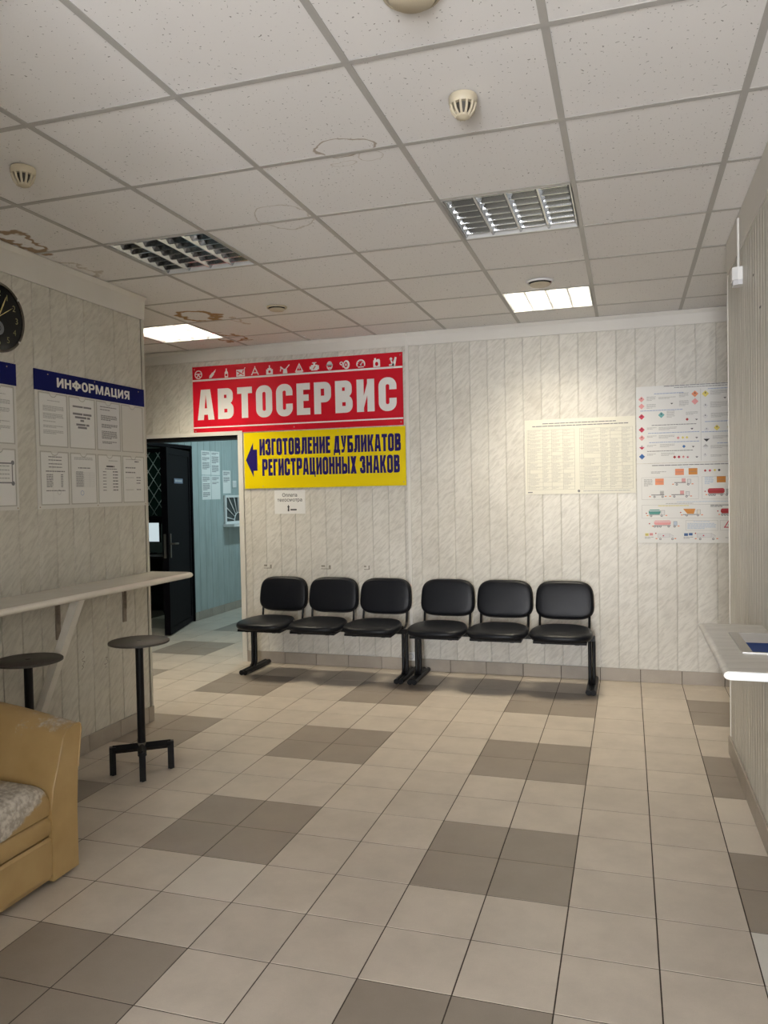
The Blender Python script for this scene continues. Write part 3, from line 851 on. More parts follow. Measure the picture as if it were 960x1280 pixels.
# skirting tiles
def skirting(name, kind, a0, a1, phase, label, sgn=1):
    base = MB()
    L = (lambda l, r, z0, z1, d0, d1, m, t: t.box((l, YB - d1, z0), (r, YB - d0, z1), m)) if kind == 'back' else \
        (lambda l, r, z0, z1, d0, d1, m, t: t.box((XL + d0, l, z0), (XL + d1, r, z1), m)) if kind == 'left' else \
        (lambda l, r, z0, z1, d0, d1, m, t: t.box((XR - d1, l, z0), (XR - d0, r, z1), m)) if kind == 'right' else \
        (lambda l, r, z0, z1, d0, d1, m, t: t.box((XC + d0, l, z0), (XC + d1, r, z1), m))
    L(a0, a1, 0.001, SK - 0.003, 0.0, 0.004, M_GROUT, base)
    o = struct(name, base, label, 'skirting')
    x = phase + math.floor((a0 - phase) / 0.3) * 0.3
    while x < a1:
        l, r = max(x + .0025, a0), min(x + 0.3 - .0025, a1)
        if r - l > 0.01:
            t = MB(); L(l, r, 0.002, SK, 0.002, 0.012, M_SKIRT, t); obj('skirting_tile', t, o)
        x += 0.3
skirting('baseboard_back', 'back', D_X1 + 0.035, X_MAX, FA[0], 'taupe tile skirting along the far wall under the benches')
skirting('baseboard_left', 'left', 0.0, YL_END - 0.002, 4.126, 'taupe tile skirting along the left wall behind the stools')
skirting('baseboard_right', 'right', 0.0, YR_END - 0.002, FA[1], 'taupe tile skirting along the right wall under the counter')
skirting('baseboard_corridor', 'corr', 8.16, Y_MAX, FA[1], 'grey tile skirting along the blue-grey corridor wall')

# ------------------------------------------------------------------ doorway and corridor
t = MB()
t.box((D_X1 - 0.006, YB - 0.014, 0), (D_X1 + 0.04, YB + 0.0, D_H + 0.035), M_TRIM)
t.box((D_X1 - 0.006, YB - 0.002, 0), (D_X1 + 0.002, YB + 0.13, D_H), M_TRIM)
t.box((D_X0 - 0.04, YB - 0.014, 0), (D_X0 + 0.006, YB + 0.0, D_H + 0.035), M_TRIM)
t.box((D_X0 - 0.002, YB - 0.002, 0), (D_X0 + 0.006, YB + 0.13, D_H), M_TRIM)
t.box((D_X0, YB - 0.014, D_H + 0.0), (D_X1, YB, D_H + 0.035), M_TRIM)
door_fr = struct('door_1', t, 'open doorway under the red sign with white plastic casing', 'doorway')
t = MB(); t.box((D_X0, YB, D_H - 0.035), (D_X1 - 0.006, YB + 0.13, D_H + 0.001), M_BLKPL); obj('dark_lintel', t, door_fr)

CD0, CD1, CDH = 7.20, 8.14, 2.06      # opening of the side room door
w = MB()
w.box((XC - 0.12, YB + 0.12, 0), (XC - 0.008, CD0, H), M_JOINTD); w.box((XC - 0.12, CD1, 0), (XC - 0.008, Y_MAX, H), M_JOINTD)
w.box((XC - 0.12, CD0, CDH), (XC - 0.008, CD1, H), M_JOINTD)
wall_corr = struct('wall_corridor', w, 'blue-grey boarded corridor wall seen through the doorway', 'wall')
boards(wall_corr, 'corr', CD1 + 0.03, Y_MAX, SK, H, 0.1425, 8.162, M_BLUE)
boards(wall_corr, 'corr', YB + 0.13, CD0, 0.0, H, 0.1425, 8.162, M_BLUE)
boards(wall_corr, 'corr', CD0, CD1 + 0.03, CDH + 0.04, H, 0.1425, 8.162, M_BLUE)
w = MB(); w.box((XC, Y_MAX - 0.1, 0), (-2.7, Y_MAX, H), M_PLASTER); w.box((-2.82, YB + 0.12, 0), (-2.7, Y_MAX - 0.1, H), M_PLASTER)
struct('wall_corridor_end', w, 'end and right side of the corridor', 'wall')
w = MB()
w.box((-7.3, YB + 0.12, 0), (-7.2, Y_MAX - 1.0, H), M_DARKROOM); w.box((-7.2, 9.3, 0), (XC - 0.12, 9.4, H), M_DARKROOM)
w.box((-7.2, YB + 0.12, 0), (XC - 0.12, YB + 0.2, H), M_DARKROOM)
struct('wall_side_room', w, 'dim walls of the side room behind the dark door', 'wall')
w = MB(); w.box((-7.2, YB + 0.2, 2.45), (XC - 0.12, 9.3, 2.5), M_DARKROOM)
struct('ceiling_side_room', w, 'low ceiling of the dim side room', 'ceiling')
# corridor ceiling
w = MB(); w.box((XC, YB + 0.12, H), (-2.82, Y_MAX - 0.1, H + 0.02), M_PLASTER)
struct('ceiling_corridor', w, 'plain ceiling of the corridor', 'ceiling')

# dark steel door, ajar
dx, dy = -4.974 - -4.705, 8.128 - 7.225
ang = math.atan2(dy, dx)                       # leaf runs from its free edge to the hinge
door2 = thing('door_2', 'dark maroon steel door standing ajar in the corridor', 'door', loc=(-4.700, 7.228, 0))
door2['kind'] = 'structure'
door2.rotation_euler = (0, 0, ang)
L = math.hypot(dx, dy)
t = MB(); t.box((0, -0.0, 0.012), (L, 0.06, 2.03), M_DOOR); leaf = obj('leaf', t, door2)
t = MB()
for a, b, c, d in ((0.0, L, 0.012, 0.08), (0.0, L, 1.96, 2.03), (0, 0.07, 0.08, 1.96), (L - 0.07, L, 0.08, 1.96)):
    t.box((a, -0.006, c), (b, 0.0, d), M_DOOR)
obj('border_rail', t, leaf)
M_HAND = mat('door_handle_bronze', (0.16, 0.13, 0.11), 0.3, metal=0.8)
t = MB(); t.box((0.045, -0.014, 0.84), (0.085, -0.006, 1.10), M_HAND)
t.tube([(0.065, -0.008, 0.99), (0.065, -0.05, 0.99), (0.08, -0.056, 0.99), (0.19, -0.056, 0.985)], 0.010, M_HAND)
obj('handle', t, door2)
t = MB(); t.box((-0.003, 0.02, 0.84), (0.0, 0.045, 1.10), M_HAND); obj('lock_plate', t, door2)
M_PLATE = mat('door_plate_blue_grey', (0.16, 0.20, 0.30), 0.4)
t2 = MB(); t2.box((0.26, -0.010, 1.645), (0.60, -0.006, 1.70), M_PLATE)
for i in range(7): t2.box((0.30 + i * 0.040, -0.0106, 1.662), (0.324 + i * 0.040, -0.010, 1.684), M_PAPERG)
obj('name_plate', t2, door2)
t = MB()
for a, b in (((XC - 0.12, CD0 - 0.03, 0), (XC + 0.006, CD0, CDH)), ((XC - 0.12, CD1, 0), (XC + 0.004, CD1 + 0.03, CDH)), ((XC - 0.12, CD0 - 0.03, CDH), (XC + 0.006, CD1 + 0.03, CDH + 0.035))):
    t.box(a, b, M_DOOR)
struct('trim_5', t, 'dark steel frame around the corridor side-room door', 'door frame')

# side room: lattice window, desk, monitor
win2 = MB()
WX0, WX1, WZ0, WZ1 = -6.95, -6.05, 1.18, 2.16
for a, b in (((WX0, 9.25, WZ0), (WX0 + .05, 9.3, WZ1)), ((WX1 - .05, 9.25, WZ0), (WX1, 9.3, WZ1)), ((WX0, 9.25, WZ0), (WX1, 9.3, WZ0 + .05)), ((WX0, 9.25, WZ1 - .05), (WX1, 9.3, WZ1))):
    win2.box(a, b, M_DOOR)
win_2 = struct('window_2', win2, 'dark side-room window behind a diamond lattice', 'window')
t = MB(); t.box((WX0 + .05, 9.285, WZ0 + .05), (WX1 - .05, 9.295, WZ1 - .05), M_GLASSDK); obj('pane', t, win_2)
M_LATT = mat('lattice_grey_steel', (0.60, 0.66, 0.63), 0.5)
for s_ in (1, -1):
    for k in range(-9, 13):
        c0 = WX0 + k * 0.16
        pts = []
        # line x = c0 + s*(z-WZ0)*0.72 clipped to the opening
        za, zb = WZ0 + .05, WZ1 - .05
        f = lambda z: c0 + s_ * (z - WZ0) * 0.72
        zs = [za, zb]
        if s_ > 0: za2 = max(za, WZ0 + (WX0 + .05 - c0) / 0.72); zb2 = min(zb, WZ0 + (WX1 - .05 - c0) / 0.72)
        else: za2 = max(za, WZ0 + (c0 - WX1 + .05) / 0.72); zb2 = min(zb, WZ0 + (c0 - WX0 - .05) / 0.72)
        if zb2 - za2 > 0.03:
            t = MB(); t.tube([(f(za2), 9.268 + 0.004 * s_, za2), (f(zb2), 9.268 + 0.004 * s_, zb2)], 0.005, M_LATT, n=6); obj('lattice_bar', t, win_2)
desk = thing('office_desk', 'dark office desk in the dim side room', 'desk', loc=(-6.3, 8.95, 0))
M_DESK = mat('dark_desk_laminate', (0.03, 0.024, 0.02), 0.4)
t = MB(); t.box((-0.6, -0.3, 0.70), (0.6, 0.3, 0.73), M_DESK); obj('desk_top', t, desk)
for s_ in (-1, 1):
    t = MB(); t.box((s_ * 0.58 - .015, -0.28, 0), (s_ * 0.58 + .015, 0.28, 0.70), M_DESK); obj('side_panel', t, desk)
t = MB(); t.box((-0.56, 0.2, 0.2), (0.56, 0.22, 0.70), M_DESK); obj('back_panel', t, desk)
mon = thing('computer_monitor', 'small lit computer monitor on the side-room desk', 'monitor', loc=(-6.16, 8.98, 0.73))
t = MB(); t.box((-0.1, -0.07, 0), (0.1, 0.07, 0.012), M_BLKPL); obj('foot', t, mon)
t = MB(); t.box((-0.02, 0.0, 0.012), (0.02, 0.02, 0.2), M_BLKPL); obj('stand', t, mon)
t = MB(); t.box((-0.21, -0.02, 0.16), (0.21, 0.01, 0.43), M_BLKPL); obj('case', t, mon)
t = MB(); t.box((-0.2, -0.0215, 0.17), (0.2, -0.02, 0.42), mat('lit_screen', (0.5, 0.5, 0.5), 0.4, emit=(0.8, 0.95, 1.0, 0.55))); obj('screen', t, mon)
t = MB(); t.box((-0.105, -0.148, 0), (0.105, 0.148, 0.02), M_PAPER)
tag(obj('paper_stack', t, loc=(-6.42, 8.82, 0.7305)), 'stack of white paper on the side-room desk', 'paper')

# unseen lamp added to brighten the side room and its lattice
sl = thing('side_room_fill_lamp', 'unseen ceiling lamp added to brighten the side room', 'lamp', loc=(-6.1, 8.2, 2.45))
t = MB(); t.lathe([(0, -.0005), (0.14, -.0005), (0.14, -.03), (0.12, -.04), (0, -.04)], (0, 0, 0), M_HOUSING); obj('housing', t, sl)
sll = bpy.data.lights.new('side_room_fill_light', 'AREA'); sll.shape = 'DISK'; sll.size = 0.22; sll.energy = 4.0; sll.color = (0.75, 1.0, 0.9)
o = bpy.data.objects.new('side_room_fill_light', sll); COL.objects.link(o); o.location = (-6.1, 8.2, 2.405)

# lamp added out of view to give the corridor its cool light
cl = thing('corridor_fill_lamp', 'unseen ceiling lamp added to light the corridor', 'lamp', loc=(-3.7, 8.7, H))
t = MB(); t.box((-0.1, -0.6, -0.05), (0.1, 0.6, -0.0005), M_HOUSING); obj('housing', t, cl)
cll = bpy.data.lights.new('corridor_fill_light', 'AREA'); cll.shape = 'RECTANGLE'; cll.size = 0.16; cll.size_y = 1.1
cll.energy = CORR_W; cll.color = CORR_COL
o = bpy.data.objects.new('corridor_fill_light', cll); COL.objects.link(o); o.location = (-3.7, 8.7, H - 0.052)

# notices and hatch on the corridor wall
def notice(kind, a0, a1, z0, z1, label, rnd, style='text', mpaper=M_PAPER, name='notice_sheet', group=None, off=0.0):
    th = thing(name, label, 'notice', matrix=frame(kind, a0, z0, off), group=group)
    w_, h_ = a1 - a0, z1 - z0
    t = MB(); t.box((0, 0, 0.0003), (w_, h_, 0.0015), mpaper); obj('sheet', t, th)
    return th, w_, h_

def print_text(pr, w_, h_, rnd, h=0.006, z=0.0019, ink=M_INK, x0=0.1, x1=0.9, y1=0.94, y0=0.08):
    y = y1 * h_
    while y > y0 * h_ + 5 * h:
        n = rnd.randint(2, 6)
        yb = max(y - n * h * 2.0, y0 * h_)
        pr.para(x0 * w_, x1 * w_, y, yb, h, h * 0.9, ink, z, rnd)
        y = yb - h * 1.8

rnd = random.Random(3)
for (a0, z0, lab, fill) in ((8.385, 1.757, 'typed sheet, upper left of the four on the corridor wall', 0.06), (8.612, 1.757, 'typed sheet, upper right of the four on the corridor wall', 0.08),
                            (8.385, 1.452, 'typed sheet, lower left of the four on the corridor wall', 0.1), (8.612, 1.452, 'half-filled typed sheet, lower right of the four on the corridor wall', 0.5)):
    th, w_, h_ = notice('corr', a0, a0 + 0.216, z0, z0 + 0.297, lab, rnd, group='typed sheets on the corridor wall')
    pr = Print(); print_text(pr, w_, h_, rnd, h=0.008, y0=fill); obj('printed_text', pr, th, recalc=False)
th, w_, h_ = notice('corr', 8.90, 9.105, 1.525, 1.82, 'single typed sheet beside the sunburst hatch in the corridor', rnd)
pr = Print(); print_text(pr, w_, h_, rnd, h=0.009, y0=0.4); obj('printed_text', pr, th, recalc=False)
th = thing('wall_switch', 'small white switch box on the corridor wall', 'switch', matrix=frame('corr', 9.15, 1.60))
t = MB(); t.box((0, 0, 0), (0.09, 0.09, 0.012), M_WHITE); obj('box', t, th)
t = MB(); t.box((0.02, 0.02, 0.012), (0.07, 0.07, 0.017), M_PAPERG); obj('rocker', t, th)
hatch = thing('service_hatch', 'white sunburst-grille service hatch on the corridor wall', 'hatch', matrix=frame('corr', 8.905, 1.13))
t = MB(); t.box((0.0, 0.0, 0.0005), (0.72, 0.37, 0.006), mat('hatch_dark', (0.06, 0.07, 0.07), 0.3)); obj('opening', t, hatch)
t = MB()
for a, b in (((0, 0, .0), (.72, .03, .03)), ((0, .34, 0), (.72, .37, .03)), ((0, .03, 0), (.03, .34, .03)), ((.69, .03, 0), (.72, .34, .03))): t.box(a, b, M_WHITE)
obj('frame', t, hatch)
for k in range(9):
    a = PI * (k + 0.5) / 9
    c, s_ = math.cos(a), math.sin(a)
    R_ = min(0.335 / max(abs(c), 1e-3), 0.32 / max(s_, 1e-3))
    t = MB(); t.tube([(0.36 + 0.11 * c, 0.03 + 0.11 * s_, 0.018), (0.36 + R_ * c, 0.03 + R_ * s_, 0.018)], 0.006, M_WHITE, n=6); obj('ray_bar', t, hatch)
t = MB(); t.tube([(0.36 + 0.11 * math.cos(PI * i / 12), 0.03 + 0.11 * math.sin(PI * i / 12), 0.018) for i in range(13)], 0.007, M_WHITE, n=6); obj('arc_bar', t, hatch)
t = MB(); t.box((-0.02, -0.035, 0), (0.74, 0.0, 0.16), M_WHITE); obj('sill', t, hatch)

# ------------------------------------------------------------------ luminaires
def troffer(cx, cy, lit, label):
    th = thing('ceiling_luminaire', label, 'ceiling light', loc=(cx, cy, H))
    s = 0.292
    t = MB()   # white rim and the shallow pan above
    for a, b in (((-s, -s, 0), (s, -s + .008, .004)), ((-s, s - .008, 0), (s, s, .004)), ((-s, -s + .008, 0), (-s + .008, s - .008, .004)), ((s - .008, -s + .008, 0), (s, s - .008, .004))): t.box(a, b, M_HOUSING)
    obj('frame', t, th)
    t = MB()
    t.box((-s, -s, 0.085), (s, s, 0.09), M_HOUSING)
    for a, b in (((-s, -s, .004), (s, -s + .004, .085)), ((-s, s - .004, .004), (s, s, .085)), ((-s, -s, .004), (-s + .004, s, .085)), ((s - .004, -s, .004), (s, s, .085))): t.box(a, b, M_HOUSING)
    obj('housing', t, th)
    i0 = s - .008; pitch = 2 * i0 / 4
    for k in range(5):            # V reflectors between the tubes
        x = -i0 + k * pitch
        t = MB()
        pts = [(x - 0.004, 0.006), (x + 0.004, 0.006), (x + 0.028, 0.045), (x + 0.022, 0.075), (x - 0.022, 0.075), (x - 0.028, 0.045)]
        pts = [(min(max(a, -i0), i0), b) for a, b in pts]
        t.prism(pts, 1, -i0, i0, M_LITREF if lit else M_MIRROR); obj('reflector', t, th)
    for k in range(4):            # tubes run along the room
        x = -i0 + (k + 0.5) * pitch
        t = MB(); t.tube([(x, -i0, 0.062), (x, i0, 0.062)], 0.0125, M_TUBEON if lit else M_TUBEOFF, n=10); obj('tube', t, th)
    for k in range(4):            # cross blades
        x = -i0 + (k + 0.5) * pitch
        for j in range(7):
            y = -i0 + (j + 0.5) * 2 * i0 / 7
            t = MB()
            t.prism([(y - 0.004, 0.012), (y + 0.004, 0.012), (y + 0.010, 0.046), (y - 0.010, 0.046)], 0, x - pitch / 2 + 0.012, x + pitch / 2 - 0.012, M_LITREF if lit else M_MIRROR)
            obj('louvre_blade', t, th)
    if lit:
        l = bpy.data.lights.new('luminaire_light', 'AREA'); l.shape = 'SQUARE'; l.size = 0.555
        l.energy = LAMP_W; l.color = LAMP_COL; l.spread = math.radians(105)
        lo = bpy.data.objects.new('luminaire_light', l); COL.objects.link(lo); lo.location = (cx, cy, H + 0.0045)
LL = {(-2, 1): 'unlit louvred luminaire nearest the right-hand smoke detector', (-5, 1): 'unlit louvred luminaire nearest the clock wall',
      (-2, 4): 'lit white luminaire above the right-hand bench', (-7, 4): 'lit white luminaire above the doorway, beside brown leak stains'}
for (p, q), st in LIGHTS.items():
    troffer(CB[0] + 0.6 * (p + .5), CB[1] + 0.6 * (q + .5), st == 'on', LL[(p, q)])

def smoke(x, y, label):
    th = thing('smoke_detector', label, 'smoke detector', loc=(x, y, H), group='conical smoke detectors')
    z = -0.0005
    t = MB(); t.lathe([(0.0, z), (0.046, z), (0.048, -0.006), (0.048, -0.022), (0.044, -0.030), (0.0, -0.030)], (0, 0, 0), M_BEIGEPL); obj('base', t, th)
    t = MB(); t.lathe([(0.0, -0.028), (0.030, -0.030), (0.018, -0.064), (0.0, -0.066)], (0, 0, 0), mat('detector_dark_inside', (0.05, 0.045, 0.035), 0.6)); obj('chamber', t, th)
    for k in range(12):
        a = 2 * PI * k / 12; c, s_ = math.cos(a), math.sin(a)
        t = MB(); t.tube([(0.043 * c, 0.043 * s_, -0.028), (0.036 * c, 0.036 * s_, -0.050), (0.022 * c, 0.022 * s_, -0.068)], 0.0045, M_BEIGEPL, n=6); obj('rib', t, th)
    t = MB(); t.lathe([(0.0, -0.062), (0.026, -0.064), (0.024, -0.070), (0.012, -0.076), (0.0, -0.077)], (0, 0, 0), M_BEIGEPL); obj('cap', t, th)
smoke(-0.513, 2.60, 'conical beige smoke detector on the brighter ceiling, in front of the unlit luminaire')
smoke(-2.287, 2.565, 'conical beige smoke detector at the left edge, above the clock')

def downlight(x, y, r, label, dark):
    th = thing('ceiling_speaker', label, 'ceiling speaker', loc=(x, y, H))
    t = MB(); t.lathe([(r, -0.0005), (r, -0.005), (r * 0.96, -0.010), (r * 0.88, -0.011), (r * 0.85, -0.006), (r * 0.85, -0.0005), (r, -0.0005)], (0, 0, 0), M_BEIGEPL if not dark else M_WHITE, n=40); obj('ring', t, th)
    t = MB(); t.lathe([(0.0, -0.0005), (r * 0.84, -0.0005), (r * 0.80, -0.004), (r * 0.70, -0.016), (0.0, -0.016)], (0, 0, 0), M_BLKPL, n=40); obj('shadow_gap', t, th)
    t = MB(); t.lathe([(0.0, -0.016), (r * 0.74, -0.016), (r * 0.76, -0.020), (r * 0.66, -0.027), (0.0, -0.030)], (0, 0, 0), M_BEIGEPL, n=40); obj('dome', t, th)
downlight(-0.529, 2.015, 0.082, 'round cream ceiling speaker cut off by the top edge', False)
downlight(-2.351, 5.05, 0.072, 'round cream ceiling speaker between the doorway lamp and the benches', False)
downlight(-0.52, 5.06, 0.088, 'round ceiling speaker with a white ring in front of the lit luminaire', True)

# ------------------------------------------------------------------ signs on the far wall
M_RED = mat('sign_red', (0.58, 0.006, 0.020), 0.45, spec=0.2)
M_YEL = mat('sign_yellow', (0.80, 0.62, 0.0), 0.45, spec=0.2)
M_NAVY = mat('sign_navy', (0.018, 0.010, 0.12), 0.5, spec=0.15)
M_SWHITE = mat('sign_white', (0.80, 0.80, 0.77), 0.4)
M_BOARDB = mat('board_edge', (0.55, 0.53, 0.50), 0.5)

ZT = 0.0
sg = thing('shop_sign', 'wide red sign with white lettering and a row of icons above the doorway', 'sign', matrix=frame('back', -3.780, 2.068, 0.006))
SW, SH = 1.993, 0.608
t = MB(); t.box((0, 0, -0.004), (SW, SH, 0.006), M_RED); obj('board', t, sg)
Z = 0.0066
pr = Print()
pr.rect(0, 0.050, SW, 0.062, M_SWHITE, Z); pr.rect(0, 0.476, SW, 0.492, M_SWHITE, Z)
obj('rule_line', pr, sg, recalc=False)
pr = Print(); lettering(pr, 'АВТОСЕРВИС', 0.045, SW - 0.055, 0.125, 0.275, M_SWHITE, Z, gap=0.24, s=0.40, b=0.21); obj('lettering', pr, sg, recalc=False)
# icons standing on the upper rule
IB = 0.494
def icon(k, x):
    pr = Print(); W_ = M_SWHITE; h = 0.082; b0 = IB + 0.002
    c = b0 + h / 2
    if k == 0:
        pr.ring(x, c, .030, .039, W_, Z); pr.disc(x, c, .010, W_, Z); pr.line(x - .03, c + .006, x + .03, c + .006, .009, W_, Z); pr.line(x, c, x - .018, c - .026, .009, W_, Z); pr.line(x, c, x + .018, c - .026, .009, W_, Z)
    elif k == 1:
        pr.line(x - .022, b0 + .012, x + .010, b0 + .046, .026, W_, Z); pr.line(x + .008, b0 + .044, x + .028, b0 + .066, .014, W_, Z); pr.line(x + .026, b0 + .064, x + .036, b0 + .078, .006, W_, Z); pr.line(x - .03, b0 + .004, x - .02, b0 + .014, .012, W_, Z)
    elif k == 2:
        pr.rect(x - .017, b0, x + .017, b0 + .045, W_, Z); pr.poly([(x - .017, b0 + .045), (x + .017, b0 + .045), (x + .007, b0 + .06), (x - .007, b0 + .06)], W_, Z); pr.rect(x - .006, b0 + .06, x + .006, b0 + .08, W_, Z); pr.rect(x - .010, b0 + .012, x + .010, b0 + .032, M_RED, Z + .0004)
    elif k == 3:
        pr.rect(x - .042, b0, x + .042, b0 + .062, W_, Z); pr.line(x - .036, b0 + .05, x + .03, b0 + .012, .008, M_RED, Z + .0004); pr.line(x - .03, b0 + .012, x + .002, b0 + .03, .008, M_RED, Z + .0004); pr.line(x + .02, b0 + .03, x + .03, b0 + .056, .01, M_RED, Z + .0004); pr.line(x + .03, b0 + .05, x + .046, b0 + .078, .007, W_, Z)
    elif k == 4:
        pr.line(x - .034, b0 + .004, x - .002, b0 + .066, .010, W_, Z); pr.line(x + .034, b0 + .004, x + .002, b0 + .066, .010, W_, Z); pr.line(x - .024, b0 + .024, x + .024, b0 + .024, .008, W_, Z); pr.rect(x - .004, b0 + .06, x + .004, b0 + .082, W_, Z)
    elif k == 5:
        pr.rect(x - .032, b0, x + .032, b0 + .045, W_, Z); pr.disc(x, b0 + .024, .012, M_RED, Z + .0004); pr.rect(x - .018, b0 + .045, x + .018, b0 + .056, W_, Z); pr.rect(x - .005, b0 + .056, x + .005, b0 + .08, W_, Z)
    elif k == 6:
        pr.poly([(x - .014, b0), (x + .030, b0), (x + .024, b0 + .04), (x - .008, b0 + .04)], W_, Z); pr.line(x - .01, b0 + .038, x - .036, b0 + .06, .012, W_, Z); pr.line(x - .038, b0 + .02, x - .03, b0 + .052, .008, W_, Z); pr.line(x + .014, b0 + .038, x + .05, b0 + .074, .009, W_, Z)
    elif k == 7:
        pr.poly([(x - .040, b0 + .006), (x + .040, b0 + .006), (x, b0 + .082)], W_, Z); pr.poly([(x - .024, b0 + .016), (x + .024, b0 + .016), (x, b0 + .064)], M_RED, Z + .0004); pr.rect(x - .004, b0 + .028, x + .004, b0 + .052, W_, Z + .0008); pr.rect(x - .034, b0 - .002, x + .034, b0 + .004, W_, Z)
    elif k == 8:
        pr.rect(x - .030, b0 + .008, x + .030, b0 + .056, W_, Z); pr.rect(x - .044, b0 + .02, x - .030, b0 + .044, W_, Z); pr.rect(x + .030, b0 + .016, x + .044, b0 + .05, W_, Z); pr.rect(x - .008, b0 + .056, x + .008, b0 + .070, W_, Z); pr.rect(x - .020, b0 + .070, x + .020, b0 + .078, W_, Z); pr.line(x - .01, b0 + .018, x + .012, b0 + .046, .008, M_RED, Z + .0004)
    elif k == 9:
        pr.disc(x, b0 + .040, .027, W_, Z, ry=.038); pr.rect(x - .030, b0 + .040, x + .030, b0 + .050, W_, Z); pr.rect(x - .018, b0 + .026, x + .018, b0 + .038, M_RED, Z + .0004); pr.line(x - .008, b0 + .012, x + .008, b0 + .012, .005, M_RED, Z + .0004)
    elif k == 10:
        pr.disc(x + .012, b0 + .038, .030, W_, Z, ry=.038); pr.disc(x + .008, b0 + .038, .016, M_RED, Z + .0004, ry=.024); pr.disc(x + .008, b0 + .038, .007, W_, Z + .0008, ry=.012); pr.ring(x - .034, b0 + .052, .008, .016, W_, Z, n=12); pr.line(x - .03, b0 + .04, x - .016, b0 + .016, .007, W_, Z)
    elif k == 11:
        pr.ring(x, b0 + .034, .030, .040, W_, Z, a0=-0.5, a1=PI + 0.5); pr.line(x - .004, b0 + .028, x + .018, b0 + .052, .008, W_, Z); pr.disc(x, b0 + .03, .008, W_, Z); pr.rect(x - .026, b0 + .006, x + .026, b0 + .014, W_, Z)
        for a in (0.3, 1.0, 1.57, 2.2, 2.9): pr.line(x + .022 * math.cos(a), b0 + .034 + .022 * math.sin(a), x + .03 * math.cos(a), b0 + .034 + .03 * math.sin(a), .004, W_, Z)
    elif k == 12:
        pr.rect(x - .030, b0, x + .030, b0 + .058, W_, Z); pr.rect(x - .022, b0 + .058, x - .006, b0 + .076, W_, Z); pr.rect(x + .000, b0 + .058, x + .026, b0 + .066, W_, Z); pr.disc(x, b0 + .026, .014, M_RED, Z + .0004, ry=.018)
    else:
        pr.poly([(x - .010, b0), (x + .020, b0), (x + .034, b0 + .07), (x + .018, b0 + .074)], W_, Z); pr.poly([(x - .034, b0 + .002), (x + .012, b0 + .002), (x + .010, b0 + .020), (x - .034, b0 + .016)], W_, Z); pr.disc(x - .016, b0 + .06, .012, W_, Z); pr.line(x - .018, b0 + .052, x - .006, b0 + .024, .012, W_, Z)
    obj('icon', pr, sg, recalc=False)
for k in range(14): icon(k, 0.062 + k * (SW - 0.145) / 13)
def screws(parent, pts, z, r=0.006):
    for x, y in pts:
        t = MB(); t.lathe([(0.0, z + .003), (r * .7, z + .0025), (r, z)], (x, y, 0), mat('sign_screw', (0.45, 0.36, 0.28), 0.4, metal=0.6), n=10)
        obj('screw', t, parent)
screws(sg, ((0.02, 0.585), (0.02, 0.025), (SW - .02, 0.585), (SW - .02, 0.025), (SW / 2, 0.025)), 0.006)

ys = thing('arrow_sign', 'yellow sign with navy lettering and a left-pointing arrow', 'sign', matrix=frame('back', -3.275, 1.560, 0.006))
YW, YH = 1.502, 0.498
t = MB(); t.box((0, 0, -0.004), (YW, YH, 0.005), M_YEL); obj('board', t, ys)
Z2 = 0.0056
pr = Print(); lettering(pr, 'ИЗГОТОВЛЕНИЕ ДУБЛИКАТОВ', 0.152, YW - 0.040, 0.292, 0.147, M_NAVY, Z2, gap=0.12, s=0.41, b=0.20, space=0.45); obj('lettering', pr, ys, recalc=False)
pr = Print(); lettering(pr, 'РЕГИСТРАЦИОННЫХ ЗНАКОВ', 0.175, YW - 0.052, 0.110, 0.150, M_NAVY, Z2, gap=0.12, s=0.41, b=0.20, space=0.45); obj('lettering', pr, ys, recalc=False)
pr = Print(); pr.poly([(0.016, 0.255), (0.090, 0.100), (0.090, 0.158), (0.128, 0.158), (0.128, 0.347), (0.090, 0.347), (0.090, 0.410)], M_NAVY, Z2); obj('arrow', pr, ys, recalc=False)
screws(ys, ((0.18, 0.02), (YW - .02, 0.03), (0.9, 0.48)), 0.005, 0.005)

th, w_, h_ = notice('back', -2.992, -2.697, 1.331, 1.540, 'white paper notice with a small arrow under the yellow sign', rnd, name='paper_notice')
me = font_mesh('printed_text', 'Оплата\nтехосмотра', 0.042, M_INKD, 'CENTER', bold=0.0004)
o = obj('printed_text', me, th, loc=(w_ / 2, h_ - 0.058, 0.0022))
pr = Print()
pr.poly([(0.122, 0.058), (0.146, 0.058), (0.134, 0.080)], M_INKD, 0.0022); pr.rect(0.128, 0.022, 0.140, 0.058, M_INKD, 0.0022)
pr.rect(0.124, 0.026, 0.144, 0.030, M_INKD, 0.0022); pr.rect(0.124, 0.036, 0.144, 0.040, M_INKD, 0.0022)
obj('arrow', pr, th, recalc=False)
pr = Print(); pr.words(0.152, 0.222, 0.030, 0.012, M_INKD, 0.0022, rnd); obj('small_print', pr, th, recalc=False)

